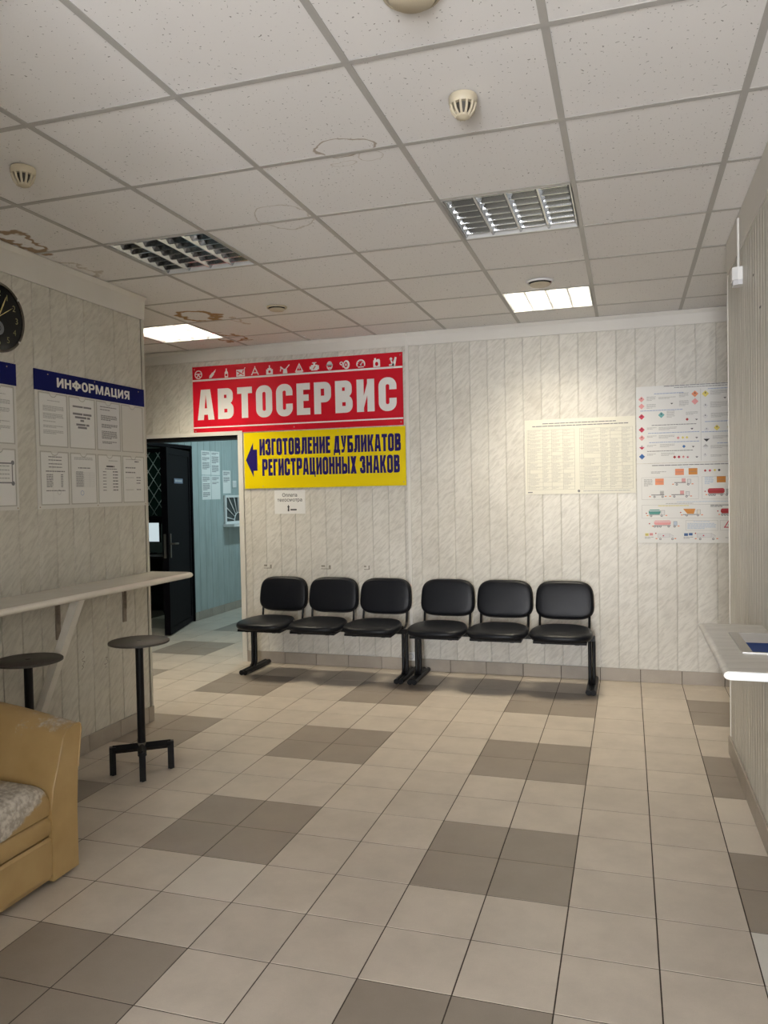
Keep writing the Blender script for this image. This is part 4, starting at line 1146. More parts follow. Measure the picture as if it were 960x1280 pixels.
# ------------------------------------------------------------------ posters on the far wall
th = thing('table_poster', 'cream poster of two fine-print tables taped to the far wall', 'poster', matrix=frame('back', -0.782, 1.466, 0.002))
PW, PH = 0.842, 0.592
t = MB(); t.box((0, 0, -0.0015), (PW, PH, 0.0008), M_PAPERC); obj('sheet', t, th)
pr = Print(); Zp = 0.0013
pr.words(0.14, 0.70, 0.556, 0.007, M_INK, Zp, rnd, wl=(5, 12)); pr.words(0.06, 0.79, 0.536, 0.007, M_INK, Zp, rnd, wl=(5, 12)); obj('heading', pr, th, recalc=False)
M_TLINE = mat('faint_table_line', (0.44, 0.43, 0.38), 0.7)
M_TTEXT = mat('faint_table_text', (0.57, 0.56, 0.50), 0.7)
for (x0, x1, cols) in ((0.018, 0.385, (0, .025, .05, .33, .52, .76, 1)), (0.425, 0.822, (0, .035, .075, .40, .58, .80, 1))):
    pr = Print(); y = 0.510; rows = [y]
    while y > 0.045: y -= rnd.uniform(0.022, 0.040); rows.append(max(y, 0.035))
    for c in cols: pr.rect(x0 + (x1 - x0) * c, rows[-1], x0 + (x1 - x0) * c + .0022, rows[0], M_TLINE, Zp)
    for y in rows: pr.rect(x0, y, x1, y + .0018, M_TLINE, Zp)
    for i in range(len(rows) - 1):
        for j in range(2, len(cols) - 1):
            a, b = x0 + (x1 - x0) * cols[j] + .006, x0 + (x1 - x0) * cols[j + 1] - .006
            if rnd.random() < .93: pr.para(a, a + (b - a) * rnd.uniform(.6, 1), rows[i] - .004, rows[i + 1] + .004, .0045, .0035, M_TTEXT, Zp, rnd)
    obj('printed_table', pr, th, recalc=False)
pr = Print(); pr.disc(0.416, 0.022, 0.010, M_INK, Zp); pr.words(0.45, 0.80, 0.018, 0.006, M_INKL, Zp, rnd); pr.words(0.02, 0.06, 0.012, 0.008, M_INK, Zp, rnd); obj('small_print', pr, th, recalc=False)

C_ = lambda n, c: mat('print_' + n, c, 0.55)
K_RED, K_PINK, K_DRED, K_TEAL, K_YEL, K_ORG, K_BLUE, K_GRN, K_LBL, K_BRN = (C_('crimson', (.55, .03, .08)), C_('pink', (.75, .33, .33)), C_('dark_red', (.40, .02, .02)),
    C_('teal', (.16, .42, .42)), C_('yellow', (.72, .62, .15)), C_('orange', (.76, .27, .13)), C_('blue', (.03, .12, .35)), C_('green', (.07, .28, .25)), C_('light_blue', (.52, .60, .70)), C_('brown_orange', (.62, .24, .03)))
FX = 1.03   # full poster width, running on behind the right wall's end
hp = thing('hazard_sign_poster', 'white poster of coloured hazard diamonds, upper of the two on the far wall', 'poster', matrix=frame('back', 0.068, 1.690, 0.004))
t = MB(); t.box((0, 0, -0.0035), (FX, 0.585, 0.0008), M_PAPER); obj('sheet', t, hp)
def dmd(px, py, r, m, ink=M_INKD, half=None, par=hp, s=1 / 960 * 130 / 1.0):
    """crop pixel of a 960 px wide zoom on 130 px, to poster metres"""
    pass
# poster coordinates: x = (px-42)/7.385*0.0057, y from the sheet's lower edge
SX, SY = 0.000776, 0.000828
def PX(px): return (px - 42) * SX
def PY(py): return (742 - py) * SY
def diamond(px, py, r, m, mark=True, half=None):
    pr = Print(); x, y = PX(px), PY(py); q = r * SX
    pr.diamond(x, y, q, m, Zp, ry=q * 1.0)
    if half: pr.poly([(x - q, y), (x, y - q), (x + q, y)], half, Zp + .0004)
    pr.diamond(x, y, q * 0.86, M_PAPER, Zp - .0002)
    if mark: pr.poly([(x - q * .25, y + q * .1), (x + q * .25, y + q * .1), (x, y + q * .6)], M_INKD, Zp + .0006)
    obj('hazard_diamond', pr, hp, recalc=False)
for px, py, r, m, mk, hf in ((92, 152, 28, K_PINK, 1, None), (92, 216, 28, K_PINK, 0, None), (92, 313, 28, K_RED, 1, None), (92, 432, 28, K_RED, 1, None), (92, 508, 28, K_PINK, 1, None),
        (92, 592, 26, M_PAPERG, 1, K_RED), (92, 680, 28, K_BLUE, 0, None), (583, 125, 32, K_ORG, 1, None), (583, 193, 32, K_PINK, 0, None), (275, 303, 30, K_TEAL, 1, None), (677, 128, 32, K_YEL, 1, None),
        (372, 198, 13, M_PAPERG, 0, M_INKD), (850, 168, 13, M_PAPERG, 0, M_INKD), (511, 352, 15, K_DRED, 1, None), (596, 352, 13, M_PAPERG, 0, M_INKD), (554, 434, 14, M_PAPERG, 0, M_INKD),
        (428, 518, 15, K_PINK, 1, None), (470, 516, 13, K_YEL, 0, None), (508, 516, 13, K_YEL, 0, None), (596, 517, 13, M_PAPERG, 0, M_INKD), (480, 597, 16, K_BLUE, 0, None), (564, 597, 13, M_PAPERG, 0, M_INKD),
        (394, 692, 15, K_DRED, 1, None), (434, 692, 15, K_RED, 1, None), (474, 692, 14, K_PINK, 1, None), (514, 692, 14, M_PAPERG, 1, K_RED), (596, 692, 13, M_PAPERG, 0, M_INKD),
        (677, 235, 26, M_PAPERG, 1, None), (675, 330, 26, M_PAPERG, 1, None), (685, 450, 24, M_PAPERG, 1, None), (777, 438, 28, K_YEL, 1, None), (892, 436, 24, K_YEL, 0, None), (685, 535, 28, M_PAPERG, 0, M_INKD), (676, 605, 26, M_INKL, 0, M_PAPERG),
        (670, 680, 20, M_PAPERG, 1, None), (1000, 170, 28, K_YEL, 1, None), (1080, 440, 28, K_ORG, 1, None), (1200, 300, 28, K_RED, 1, None)):
    diamond(px, py, r, m, mk, hf)
pr = Print()
pr.words(PX(300), PX(1120), PY(45), .006, M_INK, Zp, rnd, wl=(6, 13)); pr.words(PX(395), PX(880), PY(62), .005, M_INK, Zp, rnd)
obj('heading', pr, hp, recalc=False)
pr = Print()
for x0, x1, y in ((210, 480, 110), (80, 470, 262), (185, 600, 398), (150, 620, 470), (160, 620, 556), (140, 560, 636), (700, 1100, 88), (670, 1100, 383), (640, 1000, 475), (780, 1100, 580)):
    pr.words(PX(x0), PX(x1), PY(y), .005, M_INKB if (y // 10) % 3 else M_INK, Zp, rnd)
for x0, x1, y0, y1 in ((140, 230, 130, 175), (250, 420, 140, 165), (440, 530, 110, 150), (140, 225, 200, 245), (440, 530, 180, 230), (325, 400, 270, 335), (500, 610, 285, 320), (720, 880, 100, 145), (720, 880, 205, 260), (725, 880, 305, 350), (250, 420, 415, 450), (250, 400, 490, 520), (260, 400, 570, 600), (270, 400, 650, 680), (740, 890, 510, 545), (720, 890, 595, 630), (720, 890, 680, 705), (140, 230, 415, 440), (140, 230, 490, 515), (140, 230, 575, 600), (140, 230, 655, 675), (950, 1300, 120, 700)):
    pr.para(PX(x0), PX(x1), PY(y0), PY(y1), .004, .005, M_INKL, Zp, rnd)
pr.rect(PX(633), PY(730), PX(636), PY(80), M_INKL, Zp)
obj('fine_print', pr, hp, recalc=False)

tp = thing('tanker_poster', 'white poster of coloured tank trucks, lower of the two on the far wall', 'poster', matrix=frame('back', 0.068, 1.080, 0.003))
t = MB(); t.box((0, 0, -0.0025), (FX, 0.605, 0.0008), M_PAPER); obj('sheet', t, tp)
TXs, TYs = 0.000776, 0.000855
def QX(px): return (px - 42) * TXs
def QY(py): return (760 - py) * TYs
pr = Print(); pr.words(QX(185), QX(1150), QY(72), .006, M_INK, Zp, rnd, wl=(6, 13)); pr.words(QX(440), QX(540), QY(92), .005, K_LBL, Zp, rnd); obj('heading', pr, tp, recalc=False)
pr = Print()
for x0, x1, y0, y1 in ((85, 610, 175, 372), (640, 1330, 175, 372), (85, 1330, 420, 540), (490, 780, 560, 650), (800, 1330, 560, 650)): pr.outline(QX(x0), QY(y1), QX(x1), QY(y0), .0018, M_INKL, Zp)
obj('box_line', pr, tp, recalc=False)
for x0, x1, y0, y1, m in ((398, 478, 103, 158, K_ORG), (520, 600, 100, 156, K_BRN), (213, 292, 186, 242, K_ORG), (773, 852, 176, 230, K_BRN), (115, 147, 674, 698, K_YEL), (155, 188, 672, 694, K_PINK), (475, 510, 674, 698, K_BLUE), (518, 552, 672, 694, K_BLUE)):
    pr = Print(); pr.rect(QX(x0), QY(y1), QX(x1), QY(y0), m, Zp); pr.rect(QX(x0) + .003, (QY(y1) + QY(y0)) / 2 - .001, QX(x1) - .003, (QY(y1) + QY(y0)) / 2 + .001, M_INK, Zp + .0004); obj('hazard_plate', pr, tp, recalc=False)
def truck(x0, x1, yb, yt, m, cab_left=None, cab=M_PAPERG, kind='tank', wheels=()):
    pr = Print()
    X0, X1, B, T = QX(x0), QX(x1), QY(yb), QY(yt)
    if kind == 'tank':
        r = (T - B) * .25
        pr.poly([(X0, B + r), (X0 + r, B), (X1 - r, B), (X1, B + r), (X1, T - r), (X1 - r, T), (X0 + r, T), (X0, T - r)], m, Zp)
        pr.rect(X0 + .004, T - (T - B) * .35, X1 - .004, T - (T - B) * .2, M_PAPERG if m is not K_DRED else K_RED, Zp + .0004)
        pr.rect(X0, B - .006, X1, B - .002, M_INK, Zp)
    elif kind == 'dump':
        pr.poly([(X0, T), (X1, T), (X1 - .012, B), (X0 + .03, B)], m, Zp); pr.rect(X0 - .002, B - .008, X1 + .02, B - .003, M_INK, Zp)
    elif kind == 'flat':
        pr.rect(X0, B, X1, B + .006, M_INK, Zp); pr.rect(X1 - .03, B + .006, X1 - .002, T, m, Zp)
        for i in range(3): pr.rect(X1 - .03, B + .012 + i * .01, X1 - .002, B + .014 + i * .01, M_INKL, Zp + .0004)
    elif kind == 'van':
        pr.poly([(X0, B), (X1, B), (X1, B + (T - B) * .4), (X1 - .03, T), (X0, T)], M_PAPERG, Zp); pr.outline(X0, B, X1 - .03, T, .0015, M_INKL, Zp + .0004); pr.diamond(X0 + (X1 - X0) * .35, B + (T - B) * .45, .006, m, Zp + .0006)
        pr.line(X1 - .03, T, X1, B + (T - B) * .4, .0018, M_INKL, Zp + .0004)
    if cab_left is not None:
        c0 = QX(cab_left); pr.rect(c0, B - .006, c0 + .026, T - .006, cab, Zp); pr.outline(c0, B - .006, c0 + .026, T - .006, .0018, M_INK, Zp + .0004)
    for wx in wheels:
        pr.disc(QX(wx), B - .011, .0085, M_INK, Zp + .0008, n=14); pr.disc(QX(wx), B - .011, .004, M_PAPERG, Zp + .0012, n=10)
    for bx in (X0 - .016, (c0 + .03) if cab_left is not None else X1 + .004): pr.rect(bx, B - .012, bx + .013, B - .005, K_ORG, Zp)
    obj('truck_picture', pr, tp, recalc=False)
truck(390, 495, 228, 188, K_PINK, 508, M_PAPERG, 'flat', (412, 516))
truck(175, 295, 335, 300, M_INKL, None, M_PAPERG, 'flat', (205, 280)); truck(362, 480, 335, 297, K_PINK, 494, M_PAPERG, 'flat', (388, 500))
truck(692, 842, 325, 280, K_DRED, 855, M_INKL, 'tank', (708, 730, 752, 815, 860))
truck(150, 260, 505, 462, K_GRN, 266, M_PAPERG, 'tank', (172, 270)); truck(468, 580, 502, 458, K_BRN, 592, M_LAM, 'dump', (500, 602)); truck(806, 950, 500, 458, K_DRED, 960, M_INKL, 'tank', (820, 845, 870, 960))
truck(200, 354, 600, 560, K_PINK, 378, K_LBL, 'tank', (205, 232, 258, 334, 388)); truck(232, 380, 712, 676, K_RED, None, M_PAPERG, 'van', (256, 368)); truck(592, 760, 712, 674, K_RED, None, M_PAPERG, 'van', (620, 738))
for px, py, m in ((670, 124, K_DRED), (712, 124, K_RED), (756, 122, K_YEL), (795, 122, M_INKD), (128, 495, K_DRED), (445, 490, K_DRED), (780, 480, K_DRED), (668, 306, K_DRED), (156, 588, K_DRED), (214, 675, K_DRED), (578, 675, K_DRED)):
    pr = Print(); pr.diamond(QX(px), QY(py), .010 if py < 200 else .006, m, Zp); obj('hazard_diamond', pr, tp, recalc=False)
pr = Print(); x, y = QX(875), QY(596); pr.poly([(x - .034, y - .026), (x + .034, y - .026), (x, y + .03)], K_RED, Zp); pr.poly([(x - .022, y - .019), (x + .022, y - .019), (x, y + .017)], M_PAPER, Zp + .0004); pr.rect(x - .002, y - .012, x + .002, y + .006, M_INKD, Zp + .0008); obj('warning_triangle', pr, tp, recalc=False)
pr = Print()
for x0, x1, y0, y1, m in ((175, 320, 122, 142, M_INKL), (108, 188, 190, 255, M_INKL), (665, 745, 180, 250, K_LBL), (505, 765, 585, 645, K_LBL), (715, 895, 425, 445, M_INK), (110, 200, 705, 725, M_INKL), (470, 560, 705, 725, M_INKL), (845, 890, 710, 720, M_INKL), (1000, 1300, 200, 360, M_INKL), (1000, 1300, 440, 530, M_INKL)):
    pr.para(QX(x0), QX(x1), QY(y0), QY(y1), .0055, .004, m, Zp, rnd)
for x0, x1, y, m in ((410, 900, 398, K_LBL), (310, 560, 412, M_INKL), (240, 520, 432, K_YEL), (560, 710, 573, K_LBL)): pr.words(QX(x0), QX(x1), QY(y), .005, m, Zp, rnd)
obj('fine_print', pr, tp, recalc=False)

# cable duct and socket, tape scraps
dct = thing('cable_duct', 'white vertical cable duct on the far wall beside the signs', 'cable duct', matrix=frame('back', -1.748, 0.16))
t = MB(); t.box((-0.013, 0, 0.0005), (0.013, 2.66, 0.016), M_TRIM); obj('duct', t, dct)
t = MB(); t.box((-0.010, 0, 0.016), (0.010, 2.66, 0.018), M_TRIM); obj('cover', t, dct)
sk = thing('wall_socket', 'white wall socket at the foot of the cable duct between the benches', 'socket', matrix=frame('back', -1.752, 0.122, 0.012))
t = MB(); t.box((-0.038, -0.036, 0.0), (0.038, 0.036, 0.018), M_WHITE); obj('plate', t, sk)
t = MB(); t.lathe([(0.0, 0.008), (0.018, 0.008), (0.024, 0.020), (0.020, 0.021)], (0, 0, 0.0), mat('socket_grey', (0.40, 0.45, 0.52), 0.4), n=20); obj('insert', t, sk)
for s_ in (-1, 1):
    t = MB(); t.lathe([(0.0, 0.0105), (0.004, 0.0095), (0.004, 0.009)], (s_ * 0.009, 0, 0.0), M_BLKPL, n=8); obj('pin_hole', t, sk)
M_TAPE = mat('old_tape', (0.36, 0.33, 0.27), 0.6, noise=0.5, nscale=60)
for a, wd in ((-3.11, 0.075), (-2.56, 0.09), (-2.165, 0.05)):
    t = MB(); t.box((0, 0, 0.0005), (wd, 0.006, 0.001), M_TAPE); t.box((0.0, 0.02, 0.0005), (wd * .4, 0.034, 0.001), M_TAPE); t.box((wd * .8, 0.006, 0.0005), (wd, 0.035, 0.001), M_TAPE)
    o = obj('tape_remnant', t, wall_back); o.matrix_local = frame('back', a, 0.845)

M_SCUFF = mat('dark_scuff', (0.20, 0.18, 0.15), 0.8)
for a, z, sc_, sd in ((3.79, 0.50, 0.10, 2), (4.00, 0.44, 0.08, 5)):
    q = random.Random(sd); pts = [(0, 0)]
    t = Print()
    for i in range(16):
        n_ = (min(max(pts[-1][0] + q.uniform(-.02, .022), -.03), .03), pts[-1][1] + q.uniform(-.004, .013))
        if q.random() < .75: t.line(*pts[-1], *n_, .0028, M_SCUFF, .0006)
        pts.append(n_)
    o = obj('scuff_mark', t, wall_left, recalc=False); o.matrix_local = frame('left', a, z); o['kind'] = 'stuff'

# ------------------------------------------------------------------ notice boards on the left wall
M_STAND = mat('stand_white', (0.68, 0.67, 0.63), 0.4)
M_POCK = mat('clear_pocket_edge', (0.52, 0.51, 0.47), 0.25)
M_SNAVY = mat('stand_navy', (0.008, 0.012, 0.11), 0.6, spec=0.08)
def doc(par, x, y, w_, h_, style, rnd):
    pk = MB()
    for a, b in (((0, 0), (w_, .006)), ((0, 0), (.005, h_)), ((w_ - .005, 0), (w_, h_))): pk.box((x + a[0], y + a[1], .006), (x + b[0], y + b[1], .0085), M_POCK)
    pk.box((x, y + h_ - .005, .006), (x + w_ * .38, y + h_, .0085), M_POCK); pk.box((x + w_ * .62, y + h_ - .005, .006), (x + w_, y + h_, .0085), M_POCK)
    for i in range(6):
        a0, a1 = PI + PI * i / 6, PI + PI * (i + 1) / 6; c = (x + w_ / 2, y + h_ - .003); r = w_ * .12
        pk.tube([(c[0] + r * math.cos(a0), c[1] + r * .7 * math.sin(a0), .0075), (c[0] + r * math.cos(a1), c[1] + r * .7 * math.sin(a1), .0075)], .002, M_POCK, n=4)
    pocket = obj('document_pocket', pk, par)
    t = MB(); t.box((x + .007, y + .007, .006), (x + w_ - .007, y + h_ - .009, .0068), {'letter': M_PAPERG, 'blank': M_STAND}.get(style, M_PAPER)); obj('paper', t, pocket)
    pr = Print(); z = .0073
    X = lambda f: x + w_ * f
    Yy = lambda f: y + h_ * f
    if style == 'paras':
        for a, b in ((.76, .66), (.62, .52), (.48, .44), (.40, .34), (.31, .24)): pr.para(X(.14), X(.88), Yy(a), Yy(b), .0045, .0035, M_INKL, z, rnd)
        pr.words(X(.3), X(.75), Yy(.85), .004, M_INKL, z, rnd)
    elif style == 'title':
        for a, b, f in ((.14, .86, .80), (.14, .86, .655), (.22, .80, .59), (.42, .56, .53), (.26, .76, .45), (.32, .72, .395)): pr.words(X(a), X(b), Yy(f), .012 if f < .7 else .010, M_INK, z, rnd, wl=(8, 16))
    elif style == 'letter':
        pr.words(X(.15), X(.85), Yy(.88), .005, M_INK, z, rnd)
        for a, b, l in ((.84, .80, .15), (.72, .60, .18), (.54, .44, .2), (.40, .22, .2), (.19, .13, .22)): pr.para(X(l), X(.88), Yy(a), Yy(b), .005, .0035, M_INK, z, rnd)
    elif style == 'table':
        for f in (.89, .83, .76, .70): pr.words(X(.28), X(.75), Yy(f), .005, M_INK, z, rnd)
        pr.words(X(.18), X(.85), Yy(.62), .006, M_INK, z, rnd)
        for i in range(8):
            f = .56 - i * .032; pr.words(X(.2), X(.42), Yy(f), .005, M_INK, z, rnd); pr.words(X(.70), X(.78), Yy(f), .005, M_INK, z, rnd)
        pr.words(X(.18), X(.85), Yy(.26), .005, M_INK, z, rnd); pr.ring(X(.63), Yy(.24), .012, .0145, M_INKL, z, n=16); pr.rect(X(.42), Yy(.05), X(.425), Yy(.95), M_INKL, z)
    elif style == 'grid':
        for f in (.90, .87): pr.words(X(.14), X(.86), Yy(f), .005, M_INKL, z, rnd)
        pr.words(X(.28), X(.75), Yy(.70), .006, M_INK, z, rnd)
        for i in range(11): pr.rect(X(.18), Yy(.62 - i * .028), X(.9), Yy(.62 - i * .028) + .001, M_INKL, z); pr.words(X(.2), X(.48), Yy(.625 - i * .028), .004, M_INK, z, rnd)
        for f in (.18, .5, .72, .9): pr.rect(X(f), Yy(.34), X(f) + .0012, Yy(.62), M_INKL, z)
        pr.ring(X(.42), Yy(.22), .012, .015, M_INKB, z, n=16)
    elif style == 'list':
        pr.words(X(.45), X(.85), Yy(.87), .005, M_INKL, z, rnd); pr.words(X(.35), X(.70), Yy(.745), .009, M_INKD, z, rnd, wl=(12, 16)); pr.words(X(.3), X(.8), Yy(.70), .005, M_INK, z, rnd)
        for i in range(7): pr.words(X(.2), X(.34), Yy(.64 - i * .063), .005, M_INK, z, rnd); pr.words(X(.62), X(.84), Yy(.64 - i * .063), .007, M_INK, z, rnd)
    elif style == 'form':
        pr.words(X(.15), X(.85), Yy(.92), .004, M_INKL, z, rnd); pr.words(X(.55), X(.75), Yy(.87), .008, M_INK, z, rnd)
        for a, b in ((.76, .72), (.66, .61)): pr.para(X(.12), X(.9), Yy(a), Yy(b), .007, .003, M_INK, z, rnd)
        for f in (.53, .47, .41, .27): pr.words(X(.12), X(.5) if f in (.53, .27) else X(.14), Yy(f), .004, M_INKL, z, rnd); pr.words(X(.62), X(.82), Yy(f), .006, M_INK, z, rnd)
    elif style == 'cert':
        pr.outline(X(.06), Yy(.40), X(.90), Yy(.76), .007, M_INK, z)
        for cx in (.06, .90):
            for cy in (.40, .76): pr.disc(X(cx), Yy(cy), .012, M_INK, z + .0003, n=12)
        for f in (.69, .62, .55, .48): pr.words(X(.18), X(.8), Yy(f), .006, M_INKL, z, rnd)
    if style != 'blank': obj('printed_text', pr, pocket, recalc=False)

def info_stand(y0, label, header, styles, rnd):
    st = thing('notice_board', label, 'notice board', matrix=frame('left', y0, 1.452))
    W_, H_ = 0.995, 0.766
    t = MB(); t.box((0, 0, 0.0008), (W_, H_ - 0.114, 0.006), M_STAND); obj('board', t, st)
    t = MB(); t.box((-0.003, H_ - 0.114, 0.0008), (W_ + .003, H_, 0.008), M_SNAVY); hd = obj('header', t, st)
    if header:
        pr = Print(); lettering(pr, header, 0.170, 0.838, H_ - 0.083, 0.054, M_SWHITE, 0.0085, gap=0.16, s=0.30, b=0.20); obj('lettering', pr, hd, recalc=False)
    for k in range(8):
        x = 0.022 + (k % 4) * 0.2425
        y = 0.345 if k < 4 else 0.020
        doc(st, x, y, 0.228, 0.300, styles[k], rnd)
    screws(st, ((0.012, 0.010), (W_ / 2, 0.010), (W_ - .012, 0.010), (0.1, H_ - .02), (W_ / 2, H_ - .012), (W_ - .06, H_ - .02)), 0.007, 0.0045)
info_stand(3.474, 'white notice board with a lettered navy header, nearest the doorway', 'ИНФОРМАЦИЯ', ('paras', 'title', 'letter', 'blank', 'table', 'grid', 'list', 'form'), random.Random(5))
info_stand(2.341, 'white notice board under the clock, cut off by the left edge', None, ('paras', 'letter', 'title', 'paras', 'list', 'table', 'grid', 'cert'), random.Random(8))

# clock
ck = thing('wall_clock', 'round black wall clock with yellow hands on the left wall', 'clock', matrix=frame('left', 3.212, 2.440))
M_RIM = mat('clock_rim_bronze', (0.20, 0.18, 0.15), 0.25, metal=0.7)
M_FACE = mat('clock_face_black', (0.004, 0.005, 0.004), 0.12, spec=0.25)
M_GOLD = mat('clock_gold', (0.62, 0.52, 0.20), 0.4)
M_GOLDD = mat('clock_numeral_olive', (0.26, 0.25, 0.10), 0.5)
t = MB(); t.lathe([(0.0, 0.001), (0.172, 0.001), (0.180, 0.006), (0.180, 0.026), (0.174, 0.032), (0.166, 0.030), (0.166, 0.02)], (0, 0, 0), M_RIM, n=64); obj('rim', t, ck)
t = MB(); t.lathe([(0.0, 0.024), (0.168, 0.024), (0.168, 0.018)], (0, 0, 0), M_FACE, n=64); face = obj('face', t, ck)
for k in range(1, 13):
    a = PI / 2 - k * PI / 6
    me = font_mesh('numeral', str(k), 0.045, M_GOLDD, 'CENTER')
    obj('numeral', me, face, loc=(0.125 * math.cos(a), 0.125 * math.sin(a) - 0.016, 0.0247))
pr = Print(); pr.disc(0, -0.056, 0.036, mat('clock_subdial_grey', (0.16, 0.18, 0.19), 0.4), 0.0247, n=28); pr.ring(0, -0.056, .012, .016, M_FACE, .025); obj('sub_dial', pr, face, recalc=False)
def hand(ang_deg, L, w0, m, z):
    a = math.radians(ang_deg); d = (math.sin(a), math.cos(a)); n_ = (d[1], -d[0])
    t = MB()
    pts = [(-d[0] * .02 + n_[0] * w0 * .6, -d[1] * .02 + n_[1] * w0 * .6), (d[0] * L * .6 + n_[0] * w0, d[1] * L * .6 + n_[1] * w0), (d[0] * L, d[1] * L), (d[0] * L * .6 - n_[0] * w0, d[1] * L * .6 - n_[1] * w0), (-d[0] * .02 - n_[0] * w0 * .6, -d[1] * .02 - n_[1] * w0 * .6)]
    t.prism(pts, 2, z, z + .001, m); obj('hand', t, ck)
hand(3, 0.095, 0.006, M_GOLD, 0.0255); hand(26, 0.125, 0.004, M_GOLD, 0.027); hand(57, 0.115, 0.0015, M_GOLD, 0.0285)
for a in (40, 135, 220, 320):
    t = MB(); t.cbox((0.172 * math.cos(math.radians(a)), 0.172 * math.sin(math.radians(a)), 0.032), (0.010, 0.010, 0.004), M_STEEL); obj('clip', t, ck)

# ------------------------------------------------------------------ shelf counter along the left wall
sh = thing('wall_shelf', 'long pale marbled bar shelf fixed along the left wall', 'shelf', loc=(XL + 0.001, 0, 0))
SF = 0.325
t = MB()
Y0s, Y1s, th_ = 1.0, 4.535, 0.036
def shelf_outline(inset):
    r = 0.045; x1 = SF - inset; y1 = Y1s - inset
    return [(0.0, Y0s), (x1, Y0s)] + arc(x1 - r, y1 - r, r, r, 0, PI / 2, 6) + [(0.0, y1)]
zc = 1.004 - th_ / 2
rows = []
for i in range(9):
    a = PI / 2 - PI * i / 8
    rows.append([(x, y, zc + th_ / 2 * math.sin(a)) for x, y in shelf_outline(th_ / 2 * (1 - math.cos(a)))])
t.grid(rows, M_LAM, closed_u=True); t.face(rows[0], M_LAM); t.face(list(reversed(rows[-1])), M_LAM)
obj('board', t, sh)
t = MB()
pth = [(SF - 0.055, 3.435, 0.966), (0.012, 3.435, 0.335)]
d_ = (Vector(pth[1]) - Vector(pth[0])).normalized(); n_ = Vector((-d_.z, 0, d_.x)) * 0.022
A, B = Vector(pth[0]), Vector(pth[1])
prof = [(A - n_), (A + n_), (B + n_), (B - n_)]
# cut level under the board and plumb on the wall
k0 = (SF - 0.075, 0.967), (SF - 0.025, 0.967), (0.012, 0.30), (0.0, 0.30), (0.0, 0.365)
t.prism([(a, b) for a, b in k0], 1, 3.41, 3.46, M_WOODW); obj('diagonal_brace', t, sh)
M_BRKT = mat('rusty_painted_bracket', (0.30, 0.25, 0.20), 0.5, noise=0.3, nscale=40)
for y in (4.205, 3.60):
    t = MB(); t.box((0.0, y - .018, 0.715), (0.006, y + .018, 0.967), M_BRKT); t.box((0.006, y - .018, 0.961), (0.22, y + .018, 0.967), M_BRKT); t.box((0.006, y - .003, 0.80), (0.02, y + .003, 0.961), M_BRKT)
    obj('angle_bracket', t, sh)

# ------------------------------------------------------------------ bar stools
def stool(x, y, rz, label):
    st = thing('bar_stool', label, 'bar stool', loc=(x, y, 0), group='round black bar stools')
    st.rotation_euler = (0, 0, rz)
    t = MB(); t.lathe([(0.0, 0.7255), (0.157, 0.7255), (0.162, 0.722), (0.162, 0.714), (0.158, 0.712), (0.0, 0.712)], (0, 0, 0), M_STOOLTOP, n=48); se = obj('seat', t, st)
    t = MB(); t.lathe([(0.0, 0.728), (0.010, 0.7275), (0.013, 0.7255)], (0, 0, 0), M_BLKMET, n=12); obj('bolt', t, se)
    t = MB(); t.lathe([(0.021, 0.1), (0.021, 0.700), (0.05, 0.705), (0.05, 0.712), (0.0, 0.712)], (0, 0, 0), M_BLKMET, n=20); obj('post', t, st)
    t = MB(); t.lathe([(0.0, 0.116), (0.0216, 0.116), (0.0216, 0.165), (0.0, 0.165)], (0, 0, 0), M_BARE, n=20); obj('weld_collar', t, st)
    for k in range(4):
        a = k * PI / 2; c, s_ = math.cos(a), math.sin(a)
        t = MB(); t.sqtube([(0.016 * c, 0.016 * s_, 0.140), (0.152 * c, 0.152 * s_, 0.140)], 0.033, M_BLKMET)
        t.box((0.152 * c - .0165, 0.152 * s_ - .0165, 0.006), (0.152 * c + .0165, 0.152 * s_ + .0165, 0.156), M_BLKMET)
        leg = obj('leg', t, st)
        t = MB(); t.lathe([(0.0, 0.0), (0.009, 0.0), (0.009, 0.006), (0.0, 0.006)], (0.152 * c, 0.152 * s_, 0), M_BLKPL, n=10); obj('foot', t, leg)
stool(-2.556, 3.625, math.atan2(0.176, 0.246), 'round-topped black bar stool standing clear of the sofa')
stool(-2.812, 3.085, math.atan2(0.176, 0.246), 'round-topped black bar stool half hidden behind the tan sofa')

# ------------------------------------------------------------------ benches
def pad(w, d, h, m, nx=3.2, ny=3.2, n=44, dome=0.35, shape=None, rr=6):
    """Cushion: superellipse outline in XY, rounded rim, gently domed top."""
    mb = MB()
    def outl(k):
        row = []
        for i in range(n):
            a = 2 * PI * i / n; c, s_ = math.cos(a), math.sin(a)
            x = math.copysign(abs(c) ** (2 / nx), c) * w / 2 * k[0]; y = math.copysign(abs(s_) ** (2 / ny), s_) * d / 2 * k[1]
            if shape: x, y = shape(x, y)
            row.append((x, y))
        return row
    rows = []
    r = h * 0.5
    rows.append([(x, y, -h / 2) for x, y in outl((0.02, 0.02))])
    for i in range(rr + 1):
        a = -PI / 2 + PI * i / rr
        kx = 1 - 2 * r * 0.9 * (1 - math.cos(a)) / w; ky = 1 - 2 * r * 0.9 * (1 - math.cos(a)) / d
        rows.append([(x, y, math.sin(a) * h / 2) for x, y in outl((kx, ky))])
    for f, q in ((0.75, 0.5), (0.5, 0.8), (0.25, 0.96), (0.02, 1.0)):
        rows.append([(x, y, h / 2 + dome * h * 0.5 * q) for x, y in outl((f, f))])
    mb.grid(rows, m, closed_u=True); mb.face(list(reversed(rows[0])), m); mb.face(rows[-1], m)
    return mb

